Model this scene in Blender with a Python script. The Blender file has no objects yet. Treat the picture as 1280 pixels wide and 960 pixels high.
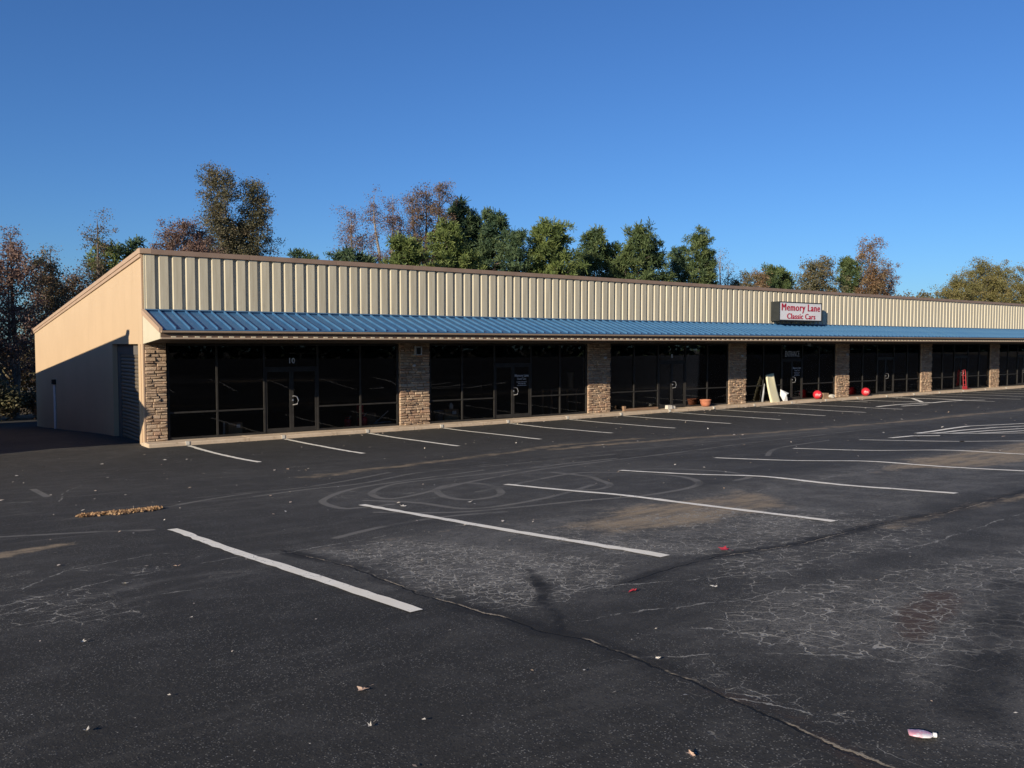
import bpy, bmesh, math, random
import numpy as np
from mathutils import Vector, Matrix

sc = bpy.context.scene
COL = sc.collection
rnd = random.Random(7)
R = math.radians

# ------------------------------------------------------------------ camera
cam_d = bpy.data.cameras.new('camera')
cam = bpy.data.objects.new('camera', cam_d)
COL.objects.link(cam)
cam.location = (-6.1, -27.5, 3.02)
cam.rotation_euler = (R(90 - 2.726), 0, R(-36.19))
cam_d.sensor_width = 36.0
cam_d.lens = 1050 / 1280 * 36
cam_d.clip_end = 3000
sc.camera = cam

# ------------------------------------------------------------------ world, sun, exposure
SUN = Vector((-.882, -.3475, .317)).normalized()
w = bpy.data.worlds.new('World')
sc.world = w
w.use_nodes = True
wn = w.node_tree
sky = wn.nodes.new('ShaderNodeTexSky')
sky.sky_type = 'NISHITA'
sky.sun_disc = False
sky.sun_elevation = math.asin(SUN.z)
sky.sun_rotation = math.atan2(SUN.x, SUN.y)
sky.altitude = 0
sky.air_density = 1.0
sky.dust_density = 0.3
sky.ozone_density = 3.0
tint = wn.nodes.new('ShaderNodeMix')
tint.data_type = 'RGBA'
tint.blend_type = 'MULTIPLY'
tint.inputs[0].default_value = 1.0
tint.inputs[7].default_value = (.50, .83, 1.30, 1)      # a very clear, deep blue autumn sky
wn.links.new(sky.outputs[0], tint.inputs[6])
wn.links.new(tint.outputs[2], wn.nodes['Background'].inputs[0])
wn.nodes['Background'].inputs[1].default_value = .070
sun_d = bpy.data.lights.new('sun', 'SUN')
sun_d.energy = 5.0
sun_d.angle = R(.5)
sun_d.color = (1.0, .88, .71)
sun = bpy.data.objects.new('sun', sun_d)
COL.objects.link(sun)
sun.rotation_euler = SUN.to_track_quat('Z', 'Y').to_euler()
sc.view_settings.view_transform = 'Standard'
sc.view_settings.look = 'None'
sc.view_settings.exposure = 0.4
sc.view_settings.gamma = 1.0
sc.cycles.max_bounces = 8
sc.cycles.transparent_max_bounces = 12


# ------------------------------------------------------------------ node helpers
class NT:
    def __init__(self, name):
        self.m = bpy.data.materials.new(name)
        self.m.use_nodes = True
        self.t = self.m.node_tree
        self.b = self.t.nodes['Principled BSDF']
        self.out = self.t.nodes['Material Output']
        self.co = None

    def n(self, typ, **kw):
        nd = self.t.nodes.new('ShaderNode' + typ)
        for k, v in kw.items():
            setattr(nd, k, v)
        return nd

    def put(self, sock, v):
        if isinstance(v, bpy.types.NodeSocket):
            self.t.links.new(v, sock)
        elif isinstance(v, (tuple, list)) and len(v) == 3 and sock.type == 'RGBA':
            sock.default_value = (*v, 1)
        else:
            sock.default_value = v

    def coord(self, kind='Object'):
        if self.co is None:
            self.co = self.n('TexCoord')
        return self.co.outputs[kind]

    def math(self, op, a, b=None, c=None, clamp=False):
        nd = self.n('Math', operation=op, use_clamp=clamp)
        self.put(nd.inputs[0], a)
        if b is not None: self.put(nd.inputs[1], b)
        if c is not None: self.put(nd.inputs[2], c)
        return nd.outputs[0]

    def vadd(self, a, b, op='ADD'):
        nd = self.n('VectorMath', operation=op)
        self.put(nd.inputs[0], a)
        self.put(nd.inputs[1], b)
        return nd.outputs[0]

    def scale(self, v, s):
        nd = self.n('Mapping')
        self.put(nd.inputs['Vector'], v)
        nd.inputs['Scale'].default_value = s
        return nd.outputs[0]

    def noise(self, scale, detail=3, rough=.55, vec=None, out='Fac'):
        nd = self.n('TexNoise')
        self.put(nd.inputs['Vector'], vec if vec is not None else self.coord())
        nd.inputs['Scale'].default_value = scale
        nd.inputs['Detail'].default_value = detail
        nd.inputs['Roughness'].default_value = rough
        return nd.outputs[out]

    def voro(self, scale, feature='DISTANCE_TO_EDGE', vec=None, out=0, rand=1.0):
        nd = self.n('TexVoronoi', feature=feature)
        self.put(nd.inputs['Vector'], vec if vec is not None else self.coord())
        nd.inputs['Scale'].default_value = scale
        nd.inputs['Randomness'].default_value = rand
        return nd.outputs[out]

    def rng(self, x, a, b, c=0., d=1., smooth=True):
        nd = self.n('MapRange')
        nd.interpolation_type = 'SMOOTHSTEP' if smooth else 'LINEAR'
        self.put(nd.inputs[0], x)
        for i, v in enumerate((a, b, c, d)):
            nd.inputs[i + 1].default_value = v
        return nd.outputs[0]

    def mix(self, f, a, b):
        nd = self.n('Mix', data_type='RGBA')
        self.put(nd.inputs[0], f)
        self.put(nd.inputs[6], a)
        self.put(nd.inputs[7], b)
        return nd.outputs[2]

    def attr(self, name):
        nd = self.n('Attribute', attribute_name=name)
        return nd.outputs['Fac']

    def rand(self):
        return self.n('ObjectInfo').outputs['Random']

    def bump(self, h, strength=.3, dist=.01):
        nd = self.n('Bump')
        nd.inputs['Strength'].default_value = strength
        nd.inputs['Distance'].default_value = dist
        self.put(nd.inputs['Height'], h)
        self.put(self.b.inputs['Normal'], nd.outputs[0])

    def fin(self, color, rough=.6, metal=0., spec=.5):
        self.put(self.b.inputs['Base Color'], color)
        self.put(self.b.inputs['Roughness'], rough)
        self.put(self.b.inputs['Metallic'], metal)
        self.put(self.b.inputs['Specular IOR Level'], spec)
        return self.m


def simple(name, c1, c2, scale=3., rough=.6, metal=0., bump=0., bscale=40., spec=.4, stretch=None):
    t = NT(name)
    v = t.coord()
    if stretch: v = t.scale(v, stretch)
    f = t.rng(t.noise(scale, 5, .6, v), .3, .7)
    if bump:
        t.bump(t.noise(bscale, 3), bump, .01)
    return t.fin(t.mix(f, c1, c2), rough, metal, spec)


# ------------------------------------------------------------------ mesh helpers
class MB:
    def __init__(self):
        self.v = []
        self.f = []
        self.tint = None

    def vert(self, *ps):
        i = len(self.v)
        self.v.extend([tuple(map(float, p)) for p in ps])
        return i

    def face(self, *ps):
        i = self.vert(*ps)
        self.f.append(tuple(range(i, i + len(ps))))

    def box(self, x0, x1, y0, y1, z0, z1):
        i = self.vert((x0, y0, z0), (x1, y0, z0), (x1, y1, z0), (x0, y1, z0), (x0, y0, z1), (x1, y0, z1), (x1, y1, z1), (x0, y1, z1))
        for q in ((0, 3, 2, 1), (4, 5, 6, 7), (0, 1, 5, 4), (1, 2, 6, 5), (2, 3, 7, 6), (3, 0, 4, 7)):
            self.f.append(tuple(i + k for k in q))

    def prism(self, ring0, ring1, caps=True):
        n = len(ring0)
        i = self.vert(*ring0)
        j = self.vert(*ring1)
        for k in range(n):
            self.f.append((i + k, i + (k + 1) % n, j + (k + 1) % n, j + k))
        if caps:
            self.f.append(tuple(range(i + n - 1, i - 1, -1)))
            self.f.append(tuple(range(j, j + n)))

    def tube(self, pts, rad, n=6, caps=True):
        pts = [Vector(p) for p in pts]
        if not isinstance(rad, (list, tuple)): rad = [rad] * len(pts)
        prev = None
        for k, p in enumerate(pts):
            d = (pts[min(k + 1, len(pts) - 1)] - pts[max(k - 1, 0)]).normalized()
            a = d.cross(Vector((0, 0, 1)) if abs(d.z) < .95 else Vector((1, 0, 0))).normalized()
            b = d.cross(a)
            i = self.vert(*[p + (a * math.cos(t) + b * math.sin(t)) * rad[k] for t in [2 * math.pi * q / n for q in range(n)]])
            if prev is not None:
                for q in range(n):
                    self.f.append((prev + q, i + q, i + (q + 1) % n, prev + (q + 1) % n))
            elif caps:
                self.f.append(tuple(range(i, i + n)))
            prev = i
        if caps:
            self.f.append(tuple(range(prev + n - 1, prev - 1, -1)))

    def lathe(self, prof, n=20, c=(0, 0, 0), axis='Z'):
        prev = None
        for r, h in prof:
            ring = []
            for q in range(n):
                a = 2 * math.pi * q / n
                if axis == 'Z':
                    ring.append((c[0] + r * math.cos(a), c[1] + r * math.sin(a), c[2] + h))
                elif axis == 'Y':
                    ring.append((c[0] + r * math.cos(a), c[1] + h, c[2] + r * math.sin(a)))
                else:
                    ring.append((c[0] + h, c[1] + r * math.cos(a), c[2] + r * math.sin(a)))
            i = self.vert(*ring)
            if prev is not None:
                for q in range(n):
                    self.f.append((prev + q, prev + (q + 1) % n, i + (q + 1) % n, i + q))
            prev = i

    def mesh(self, name, mat, smooth=False):
        me = bpy.data.meshes.new(name)
        me.from_pydata(self.v, [], self.f)
        if mat: me.materials.append(mat)
        if smooth: me.shade_smooth()
        me.update()
        return me

    def build(self, name, mat, parent=None, smooth=False, loc=None):
        return link(name, self.mesh(name, mat, smooth), parent, loc)


def link(name, me, parent=None, loc=None):
    o = bpy.data.objects.new(name, me)
    COL.objects.link(o)
    if parent is not None: o.parent = parent
    if loc is not None: o.location = loc
    return o


def tag(o, label=None, cat=None, group=None, kind=None):
    if label: o['label'] = label
    if cat: o['category'] = cat
    if group: o['group'] = group
    if kind: o['kind'] = kind
    return o


def thing(name, label, cat, loc=(0, 0, 0), group=None, rz=0.):
    o = bpy.data.objects.new(name, None)
    o.empty_display_size = .2
    COL.objects.link(o)
    o.location = loc
    o.rotation_euler = (0, 0, rz)
    return tag(o, label, cat, group)


def np_mesh(name, verts, quads, mat, attrs=None, smooth=False):
    """verts (N,3), quads (M,4) as numpy arrays"""
    me = bpy.data.meshes.new(name)
    verts = np.ascontiguousarray(verts, np.float32)
    k = quads.shape[1]
    me.vertices.add(len(verts))
    me.vertices.foreach_set('co', verts.ravel())
    me.loops.add(quads.size)
    me.loops.foreach_set('vertex_index', np.ascontiguousarray(quads, np.int32).ravel())
    me.polygons.add(len(quads))
    me.polygons.foreach_set('loop_start', np.arange(0, quads.size, k, dtype=np.int32))
    me.polygons.foreach_set('loop_total', np.full(len(quads), k, np.int32))
    me.update(calc_edges=True)
    for an, av in (attrs or {}).items():
        a = me.attributes.new(an, 'FLOAT', 'POINT')
        a.data.foreach_set('value', np.ascontiguousarray(av, np.float32))
    if mat: me.materials.append(mat)
    if smooth: me.shade_smooth()
    me.validate()
    return me


def text_mesh(name, s, size, mat, extrude=.003, offset=0., space=1.0, sx=1.0, align='CENTER'):
    cu = bpy.data.curves.new(name, 'FONT')
    cu.body = s
    cu.size = size
    cu.extrude = extrude
    cu.offset = offset
    cu.space_character = space
    cu.align_x = align
    cu.resolution_u = 3
    o = bpy.data.objects.new(name, cu)
    COL.objects.link(o)
    dg = bpy.context.evaluated_depsgraph_get()
    me = bpy.data.meshes.new_from_object(o.evaluated_get(dg))
    bpy.data.objects.remove(o)
    me.name = name
    me.transform(Matrix.Diagonal((sx, 1, 1, 1)))
    me.transform(Matrix.Rotation(R(90), 4, 'X'))
    me.materials.clear()
    me.materials.append(mat)
    return me


# ------------------------------------------------------------------ terrain height
KY = np.array([-500, -200, -95, -60, -45, -36, -27.5, -22, -16, -11, -6.5, -3, 0, 2, 6, 25, 40, 500.])
KZ = np.array([-1.5, -1.5, -1.3, 1.2, 1.9, 1.85, 1.45, 1.1, .66, .32, .02, -.1, -.12, -.14, -.28, -1.5, -1.9, -2.])
_ys = np.arange(-500, 500, .25)
_k = np.exp(-.5 * (np.arange(-12, 13) * .25) ** 2)
_zs = np.convolve(np.pad(np.interp(_ys, KY, KZ), 12, 'edge'), _k / _k.sum(), 'valid')


def g(x, y):
    x = np.asarray(x, float)
    y = np.asarray(y, float)
    z = np.interp(y, _ys, _zs)
    wgt = np.clip((-y - 4) / 10, 0, 1) * np.clip((60 + y) / 10, 0, 1)
    z = z - .008 * wgt * np.clip(x, -15, 35)
    return z + .045 * np.exp(-((y + 19) / 1.1) ** 2) * np.clip((x - 1) / 4, 0, 1) * np.clip((60 - x) / 10, 0, 1)


def gz(x, y):
    return float(g(x, y))


def vnoise(x, y, s, seed=0):
    """cheap smooth value noise on numpy arrays"""
    rs = np.random.RandomState(seed)
    tab = rs.rand(64, 64)
    X = x / s
    Y = y / s
    xi = np.floor(X).astype(int)
    yi = np.floor(Y).astype(int)
    fx = X - xi
    fy = Y - yi
    fx = fx * fx * (3 - 2 * fx)
    fy = fy * fy * (3 - 2 * fy)
    a = tab[xi % 64, yi % 64]
    b = tab[(xi + 1) % 64, yi % 64]
    c = tab[xi % 64, (yi + 1) % 64]
    d = tab[(xi + 1) % 64, (yi + 1) % 64]
    return a * (1 - fx) * (1 - fy) + b * fx * (1 - fy) + c * (1 - fx) * fy + d * fx * fy


def pdist(x, y, polys):
    """distance of points to a set of polylines"""
    best = np.full(x.shape, 50.)
    for pts in polys:
        for (ax, ay), (bx, by) in zip(pts[:-1], pts[1:]):
            dx, dy = bx - ax, by - ay
            t = np.clip(((x - ax) * dx + (y - ay) * dy) / (dx * dx + dy * dy + 1e-9), 0, 1)
            best = np.minimum(best, np.hypot(x - ax - t * dx, y - ay - t * dy))
    return best


def sdist(x, y, polys):
    """signed lateral distance: sign tells the side of the nearest segment"""
    best = np.full(x.shape, 50.)
    out = np.full(x.shape, 50.)
    for pts in polys:
        for (ax, ay), (bx, by) in zip(pts[:-1], pts[1:]):
            dx, dy = bx - ax, by - ay
            t = np.clip(((x - ax) * dx + (y - ay) * dy) / (dx * dx + dy * dy + 1e-9), 0, 1)
            d = np.hypot(x - ax - t * dx, y - ay - t * dy)
            sg_ = np.where(dx * (y - ay) - dy * (x - ax) >= 0, 1., -1.)
            m_ = d < best
            best = np.where(m_, d, best)
            out = np.where(m_, d * sg_, out)
    return out


def arc(cx, cy, rx, ry, a0, a1, n=40):
    return [(cx + rx * math.cos(R(a0 + (a1 - a0) * k / n)), cy + ry * math.sin(R(a0 + (a1 - a0) * k / n))) for k in range(n + 1)]


def poly_in(x, y, pts, soft):
    """soft mask of a polygon"""
    ins = np.zeros(x.shape, bool)
    n = len(pts)
    for i in range(n):
        ax, ay = pts[i]
        bx, by = pts[(i + 1) % n]
        c = ((ay > y) != (by > y)) & (x < (bx - ax) * (y - ay) / (by - ay + 1e-12) + ax)
        ins ^= c
    d = pdist(x, y, [list(pts) + [pts[0]]])
    sd = np.where(ins, d, -d)
    return np.clip(.5 + sd / soft, 0, 1)


# ------------------------------------------------------------------ materials
def asphalt():
    t = NT('asphalt')
    co = t.coord()
    warp = t.vadd(co, t.vadd(t.noise(3.2, 3, .6, co, 'Color'), (.22, .22, .22), 'MULTIPLY'))
    warp2 = t.vadd(co, t.vadd(t.noise(9, 2, .6, co, 'Color'), (.09, .09, .09), 'MULTIPLY'))
    big = t.noise(.35, 4, .6)
    mid = t.noise(2.3, 6, .68)
    fine = t.noise(24, 5, .75)
    grit = t.noise(95, 2, .6)
    midc = t.math('SUBTRACT', mid, .5)
    finec = t.math('SUBTRACT', fine, .5)
    base = t.mix(t.rng(big, .3, .7), (.039, .0368, .0325), (.057, .0535, .0465))
    base = t.mix(t.math('MULTIPLY', t.rng(t.math('ADD', mid, t.math('MULTIPLY', finec, .5)), .48, .66), .6), base, (.078, .074, .067))
    base = t.mix(t.math('MULTIPLY', t.attr('dust'), t.rng(t.math('ADD', t.math('MULTIPLY', midc, .8), fine), .38, .62, .3, 1.)), base, (.150, .141, .124))
    base = t.mix(t.math('MULTIPLY', t.attr('fresh'), t.rng(mid, .70, .35, .5, .96)), base, (.0325, .0307, .0270))
    # worn film: sealcoat streaks along the drive
    st = t.noise(1.3, 6, .68, t.scale(t.vadd(co, warp, 'ADD'), (.22, 1.7, 1)))
    base = t.mix(t.math('MULTIPLY', t.rng(t.math('ADD', st, t.math('MULTIPLY', finec, .25)), .54, .66), t.attr('drive')), base, (.092, .086, .074))
    # crisp grains of exposed aggregate
    cell = t.n('TexVoronoi', feature='F1')
    t.put(cell.inputs['Vector'], co)
    cell.inputs['Scale'].default_value = 74
    grain = t.math('MULTIPLY', t.rng(cell.outputs['Distance'], .36, .24), t.math('GREATER_THAN', t.n('SeparateColor').outputs[0], 2.0) if False else t.rng(t.noise(37, 2, .5), .47, .54))
    grain = t.math('MULTIPLY', grain, t.rng(t.noise(1.3, 4, .65), .30, .60, .22, 1.))
    base = t.mix(t.math('MULTIPLY', grain, .80), base, (.26, .245, .212))
    pit = t.rng(t.noise(60, 2, .5), .42, .30)
    base = t.mix(t.math('MULTIPLY', pit, .6), base, (.012, .012, .012))
    stone = t.rng(t.voro(15, 'F1', co), .085, .05)
    stone = t.math('MULTIPLY', stone, t.rng(t.noise(4.1, 3), .54, .60))
    base = t.mix(t.math('MULTIPLY', stone, .9), base, (.46, .43, .37))
    # tan dirt washed over the low strips, breaking up into grains at its edge
    dv = t.math('ADD', t.attr('dirt'), t.math('ADD', t.math('MULTIPLY', finec, .75), t.math('MULTIPLY', midc, 1.1)))
    dm = t.rng(dv, .42, .80)
    dm = t.math('MULTIPLY', dm, t.math('MULTIPLY', t.rng(grit, .36, .52, .35, 1.), t.rng(t.noise(2.2, 5, .7, t.scale(co, (.5, 2.2, 1))), .36, .56, .3, 1.)))
    base = t.mix(t.math('MULTIPLY', dm, .95), base, t.mix(fine, (.40, .300, .185), (.25, .190, .12)))
    # brown stain
    sv = t.math('ADD', t.attr('stain'), t.math('ADD', t.math('MULTIPLY', finec, .4), t.math('MULTIPLY', midc, .9)))
    base = t.mix(t.math('MULTIPLY', t.rng(sv, .35, .75), .8), base, (.070, .044, .033))
    base = t.mix(t.math('MULTIPLY', t.attr('oil'), t.rng(mid, .7, .3, .75, .97)), base, (.0125, .0123, .012))  # dark tar smear, plus a soft shadow painted into the colour
    # tyre marks
    ty = t.math('ADD', t.attr('tyre'), t.math('MULTIPLY', t.math('SUBTRACT', t.noise(3.5, 3), .5), .035))
    tm = t.rng(ty, .075, .045)
    tm = t.math('MULTIPLY', tm, t.rng(t.math('ADD', t.noise(1.2, 4, .6), t.math('MULTIPLY', finec, .4)), .34, .54, .25, 1.))
    base = t.mix(t.math('MULTIPLY', tm, .74), base, (.185, .172, .148))
    # alligator cracks
    warp1 = t.vadd(warp, t.vadd(t.noise(8, 3, .6, co, 'Color'), (.10, .10, .1), 'MULTIPLY'))
    e1 = t.voro(5.4, vec=warp1)
    e2 = t.voro(11, vec=t.vadd(warp2, t.vadd(t.noise(3, 2, .5, co, 'Color'), (.25, .12, .1), 'MULTIPLY')))
    al = t.attr('allig')
    aln = t.math('ADD', al, t.math('ADD', t.math('MULTIPLY', t.math('SUBTRACT', t.noise(1.3, 5, .66), .5), 1.0), t.math('MULTIPLY', midc, .35)))
    brk = t.rng(t.noise(5.5, 5, .72), .40, .50)
    c1 = t.math('MULTIPLY', t.math('MULTIPLY', t.rng(e1, .030, .012), t.rng(aln, .34, .58)), t.math('MAXIMUM', brk, t.rng(aln, 1.0, 1.35)))
    c2 = t.math('MULTIPLY', t.math('MULTIPLY', t.rng(e2, .055, .024), t.rng(aln, .5, .72)), t.math('MULTIPLY', t.math('ADD', t.math('MULTIPLY', t.attr('fine'), .72), .30), brk))
    cr = t.math('MULTIPLY', t.math('MAXIMUM', c1, c2), t.math('SUBTRACT', 1.0, t.attr('oil'), clamp=True))
    hl = t.math('MULTIPLY', t.rng(t.math('ADD', e1, t.math('MULTIPLY', finec, .25)), .16, .02), t.rng(aln, .36, .7))
    base = t.mix(t.math('MULTIPLY', hl, .22), base, (.125, .116, .100))
    base = t.mix(t.math('MULTIPLY', cr, .92), base, (.335, .315, .272))
    gap = t.math('MULTIPLY', t.math('MULTIPLY', t.rng(e1, .012, .004), t.rng(aln, .55, .7)), t.rng(t.noise(3.1, 3), .5, .56))
    base = t.mix(t.math('MULTIPLY', gap, .9), base, (.010, .010, .010))
    # single long cracks: dark filler band with a pale raw edge
    wob = t.math('MULTIPLY', t.math('SUBTRACT', t.noise(5, 5, .7), .5), .11)
    sraw = t.math('ADD', t.attr('seam'), wob)
    sd = t.math('ABSOLUTE', sraw)
    near_ = t.rng(t.attr('seam_d'), .35, .2)
    band = t.math('MULTIPLY', t.math('MULTIPLY', t.rng(t.math('ADD', sd, t.math('MULTIPLY', midc, .16)), .13, .05), near_), t.rng(t.noise(1.1, 3), .35, .6, .2, .8))
    base = t.mix(band, base, (.019, .018, .017))
    edge = t.math('MULTIPLY', t.rng(t.math('ABSOLUTE', t.math('SUBTRACT', sraw, .016)), .011, .004), t.rng(t.noise(1.7, 4, .65), .46, .54))
    base = t.mix(t.math('MULTIPLY', t.math('MULTIPLY', edge, near_), .85), base, (.33, .275, .20))
    core = t.math('MULTIPLY', t.math('MULTIPLY', t.rng(sd, .013, .005), near_), t.rng(t.noise(2.1, 3), .3, .45))
    base = t.mix(t.math('MULTIPLY', core, .9), base, (.008, .008, .008))
    th = t.math('ADD', t.attr('thin'), t.math('MULTIPLY', t.math('SUBTRACT', t.noise(4.2, 5, .7), .5), .20))
    thm = t.math('MULTIPLY', t.rng(t.math('ABSOLUTE', th), .009, .004), t.rng(t.noise(2.7, 4, .7), .45, .54))
    thm = t.math('MULTIPLY', thm, t.rng(t.attr('thin_d'), .3, .2))
    base = t.mix(t.math('MULTIPLY', thm, .8), base, (.34, .32, .275))
    h = t.math('ADD', t.math('MULTIPLY', grit, .5), t.math('MULTIPLY', fine, .9))
    h = t.math('ADD', h, t.math('MULTIPLY', grain, .5))
    h = t.math('SUBTRACT', h, t.math('MULTIPLY', t.math('MAXIMUM', t.math('MAXIMUM', cr, gap), core), 1.4))
    t.bump(h, .6, .008)
    return t.fin(base, t.rng(fine, .3, .7, .8, .97), 0, .18)


def wall_paint(c1, c2):
    t = NT('side_wall_paint')
    co = t.coord()
    c = t.mix(t.rng(t.noise(.45, 5, .65), .3, .7), c1, c2)
    stk = t.noise(2.6, 5, .62, t.scale(co, (1, 1, .10)))
    c = t.mix(t.math('MULTIPLY', t.rng(stk, .54, .72), .22), c, tuple(v * .74 for v in c1))
    sep = t.n('SeparateXYZ')
    t.put(sep.inputs[0], co)
    low = t.rng(t.math('ADD', sep.outputs[2], t.math('MULTIPLY', t.noise(1.7, 4, .65), .8)), .9, -.5)
    c = t.mix(t.math('MULTIPLY', low, .35), c, (.30, .20, .135))
    # sheet joints every 1.2 m
    j = t.math('ABSOLUTE', t.math('SUBTRACT', t.math('FRACT', t.math('MULTIPLY', sep.outputs[1], 1 / 1.22)), .5))
    jm = t.rng(j, .4965, .4995)
    c = t.mix(t.math('MULTIPLY', jm, .16), c, (.25, .17, .115))
    t.bump(t.math('SUBTRACT', t.math('MULTIPLY', t.noise(30, 3), .3), jm), .08, .01)
    return t.fin(c, .75, 0, .25)


M = {}
M['asphalt'] = asphalt()
M['soil'] = simple('soil', (.075, .055, .035), (.12, .095, .05), .5, .95, bump=.5, bscale=8)
M['beige'] = wall_paint((0.494, 0.359, 0.224), (0.527, 0.384, 0.240))
M['dark_wall'] = simple('dark_wall_paint', (.24, .175, .115), (.30, .22, .15), 1, .7)
M['beige_trim'] = simple('beige_trim', (0.394, 0.271, 0.180), (0.435, 0.303, 0.205), 1.2, .6)
M['cream'] = simple('cream_panel', (0.492, 0.443, 0.316), (0.541, 0.484, 0.353), .8, .45, bump=.03, bscale=6, stretch=(1, 1, .25))
M['brown_trim'] = simple('brown_trim', (0.234, 0.158, 0.113), (0.279, 0.194, 0.140), 1.5, .5)
M['fascia'] = simple('fascia_brown', (0.104, 0.068, 0.044), (0.128, 0.084, 0.056), 2, .6)
M['gutter'] = simple('gutter_beige', (0.360, 0.261, 0.180), (0.414, 0.306, 0.216), 1.5, .5)
M['end_cream'] = simple('end_cap_cream', (0.527, 0.476, 0.340), (0.561, 0.510, 0.374), 1, .6)


def panel_mat():
    t = NT('ribbed_panel_cream')
    co = t.coord()
    st = t.noise(2.2, 5, .6, t.scale(co, (3.2, 3.2, .18)))
    c = t.mix(t.rng(st, .3, .7), (.43, .375, .262), (.56, .50, .365))
    c = t.mix(t.math('MULTIPLY', t.rng(t.rand(), .2, 1.), .18), c, (.43, .39, .305))
    c = t.mix(t.math('MULTIPLY', t.rng(t.noise(9, 4, .7, t.scale(co, (1, 1, .15))), .58, .75), .35), c, (.29, .24, .175))
    t.bump(t.noise(3.5, 2, .5, t.scale(co, (1, 1, .5))), .12, .02)
    return t.fin(c, .42, 0, .4)


def blue_mat():
    t = NT('blue_roof_metal')
    co = t.coord()
    n = t.noise(2.0, 5, .6, t.scale(co, (3, .6, 1)))
    c = t.mix(t.rng(n, .3, .7), (.029, .098, .205), (.045, .134, .258))
    c = t.mix(t.math('MULTIPLY', t.rand(), .22), c, (.07, .155, .24))
    t.bump(t.noise(4, 2), .08, .02)
    return t.fin(c, t.rng(n, .3, .7, .5, .68), .0, .35)


M['panel'] = panel_mat()
M['blue'] = blue_mat()
M['blue_trim'] = simple('blue_trim', (.055, .125, .21), (.075, .155, .25), 3, .5)
M['dark_metal'] = simple('bronze_frame', (.026, .024, .022), (.036, .034, .031), 4, .6, 0., spec=.12)
M['soffit'] = simple('soffit', (0.051, 0.042, 0.033), (0.066, 0.054, 0.042), 3, .7)
M['roof'] = simple('roof_metal', (.32, .31, .29), (.40, .39, .37), 1, .5)
M['door_slat'] = simple('shutter_paint', (.115, .095, .070), (.14, .115, .085), 2, .5)
M['dark_recess'] = simple('door_recess', (.10, .09, .08), (.12, .11, .10), 2, .8)
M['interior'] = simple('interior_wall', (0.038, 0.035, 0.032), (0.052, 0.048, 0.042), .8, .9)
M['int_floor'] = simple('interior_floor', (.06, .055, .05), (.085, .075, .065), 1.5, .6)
M['white'] = simple('white_paint', (.72, .71, .68), (.80, .79, .76), 4, .5)
M['grey'] = simple('grey_plastic', (.30, .31, .32), (.38, .39, .40), 5, .5)
M['red'] = simple('red_paint', (.52, .022, .035), (.60, .03, .045), 4, .35)
M['dull_red'] = simple('dull_red_paint', (.34, .025, .03), (.42, .04, .04), 6, .5)
M['rubber'] = simple('rubber', (.02, .02, .02), (.035, .035, .035), 6, .8)
M['card'] = simple('cardboard', (.36, .23, .125), (.43, .28, .16), 3, .9)
M['terracotta'] = simple('terracotta', (.40, .14, .075), (.50, .20, .11), 5, .85, bump=.2)
M['wood'] = simple('weathered_wood', (.20, .12, .07), (.30, .19, .115), 3, .8, stretch=(.5, 6, 6))
M['foam'] = simple('cream_foam', (.66, .60, .38), (.74, .68, .47), 2.5, .8, bump=.3, bscale=7)
M['bag_white'] = simple('white_sheet', (.74, .74, .73), (.82, .82, .80), 3, .6, bump=.4, bscale=14)
M['block'] = simple('pale_block', (.52, .48, .40), (.62, .58, .50), 6, .9, bump=.3)
M['sign_box'] = simple('sign_cabinet', (.016, .019, .019), (.024, .027, .026), 3, .55)
M['sign_face'] = simple('sign_face', (.70, .685, .67), (.78, .765, .75), 1.2, .4)
M['sign_red'] = simple('sign_red', (.36, .010, .030), (.42, .018, .045), 12, .5)
M['decal'] = simple('white_vinyl', (.42, .42, .42), (.48, .48, .48), 10, .5)
M['steel'] = simple('steel', (.55, .55, .55), (.62, .62, .62), 8, .3, .8)


def concrete():
    t = NT('walk_concrete')
    co = t.coord()
    c = t.mix(t.rng(t.noise(1.3, 5, .65), .3, .7), (.50, .385, .265), (.62, .49, .35))
    c = t.mix(t.math('MULTIPLY', t.rng(t.noise(5, 5, .7), .52, .72), .6), c, (.20, .125, .075))
    c = t.mix(t.math('MULTIPLY', t.rand(), .25), c, (.40, .32, .24))
    t.bump(t.noise(40, 3), .3, .006)
    return t.fin(c, .9, 0, .2)


def stone_mat():
    t = NT('ledge_stone')
    f = t.math('FRACT', t.math('ADD', t.attr('tint'), t.rand()))
    nd = t.n('ValToRGB')
    cr = nd.color_ramp
    cols = [(0, (.31, .22, .145)), (.2, (.44, .32, .215)), (.42, (.38, .27, .18)), (.6, (.51, .385, .265)), (.8, (.41, .265, .175)), (1, (.28, .195, .13))]
    cr.elements[0].position, cr.elements[0].color = 0, (*cols[0][1], 1)
    cr.elements[1].position, cr.elements[1].color = 1, (*cols[-1][1], 1)
    for p, c in cols[1:-1]:
        e = cr.elements.new(p)
        e.color = (*c, 1)
    t.put(nd.inputs[0], f)
    geo = t.n('NewGeometry').outputs['Position']
    c = t.mix(t.math('MULTIPLY', t.rng(t.noise(22, 4, .7, geo), .4, .7), .45), nd.outputs[0], (.24, .165, .115))
    t.bump(t.noise(35, 4, .65, geo), .7, .02)
    return t.fin(c, .92, 0, .2)


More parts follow.
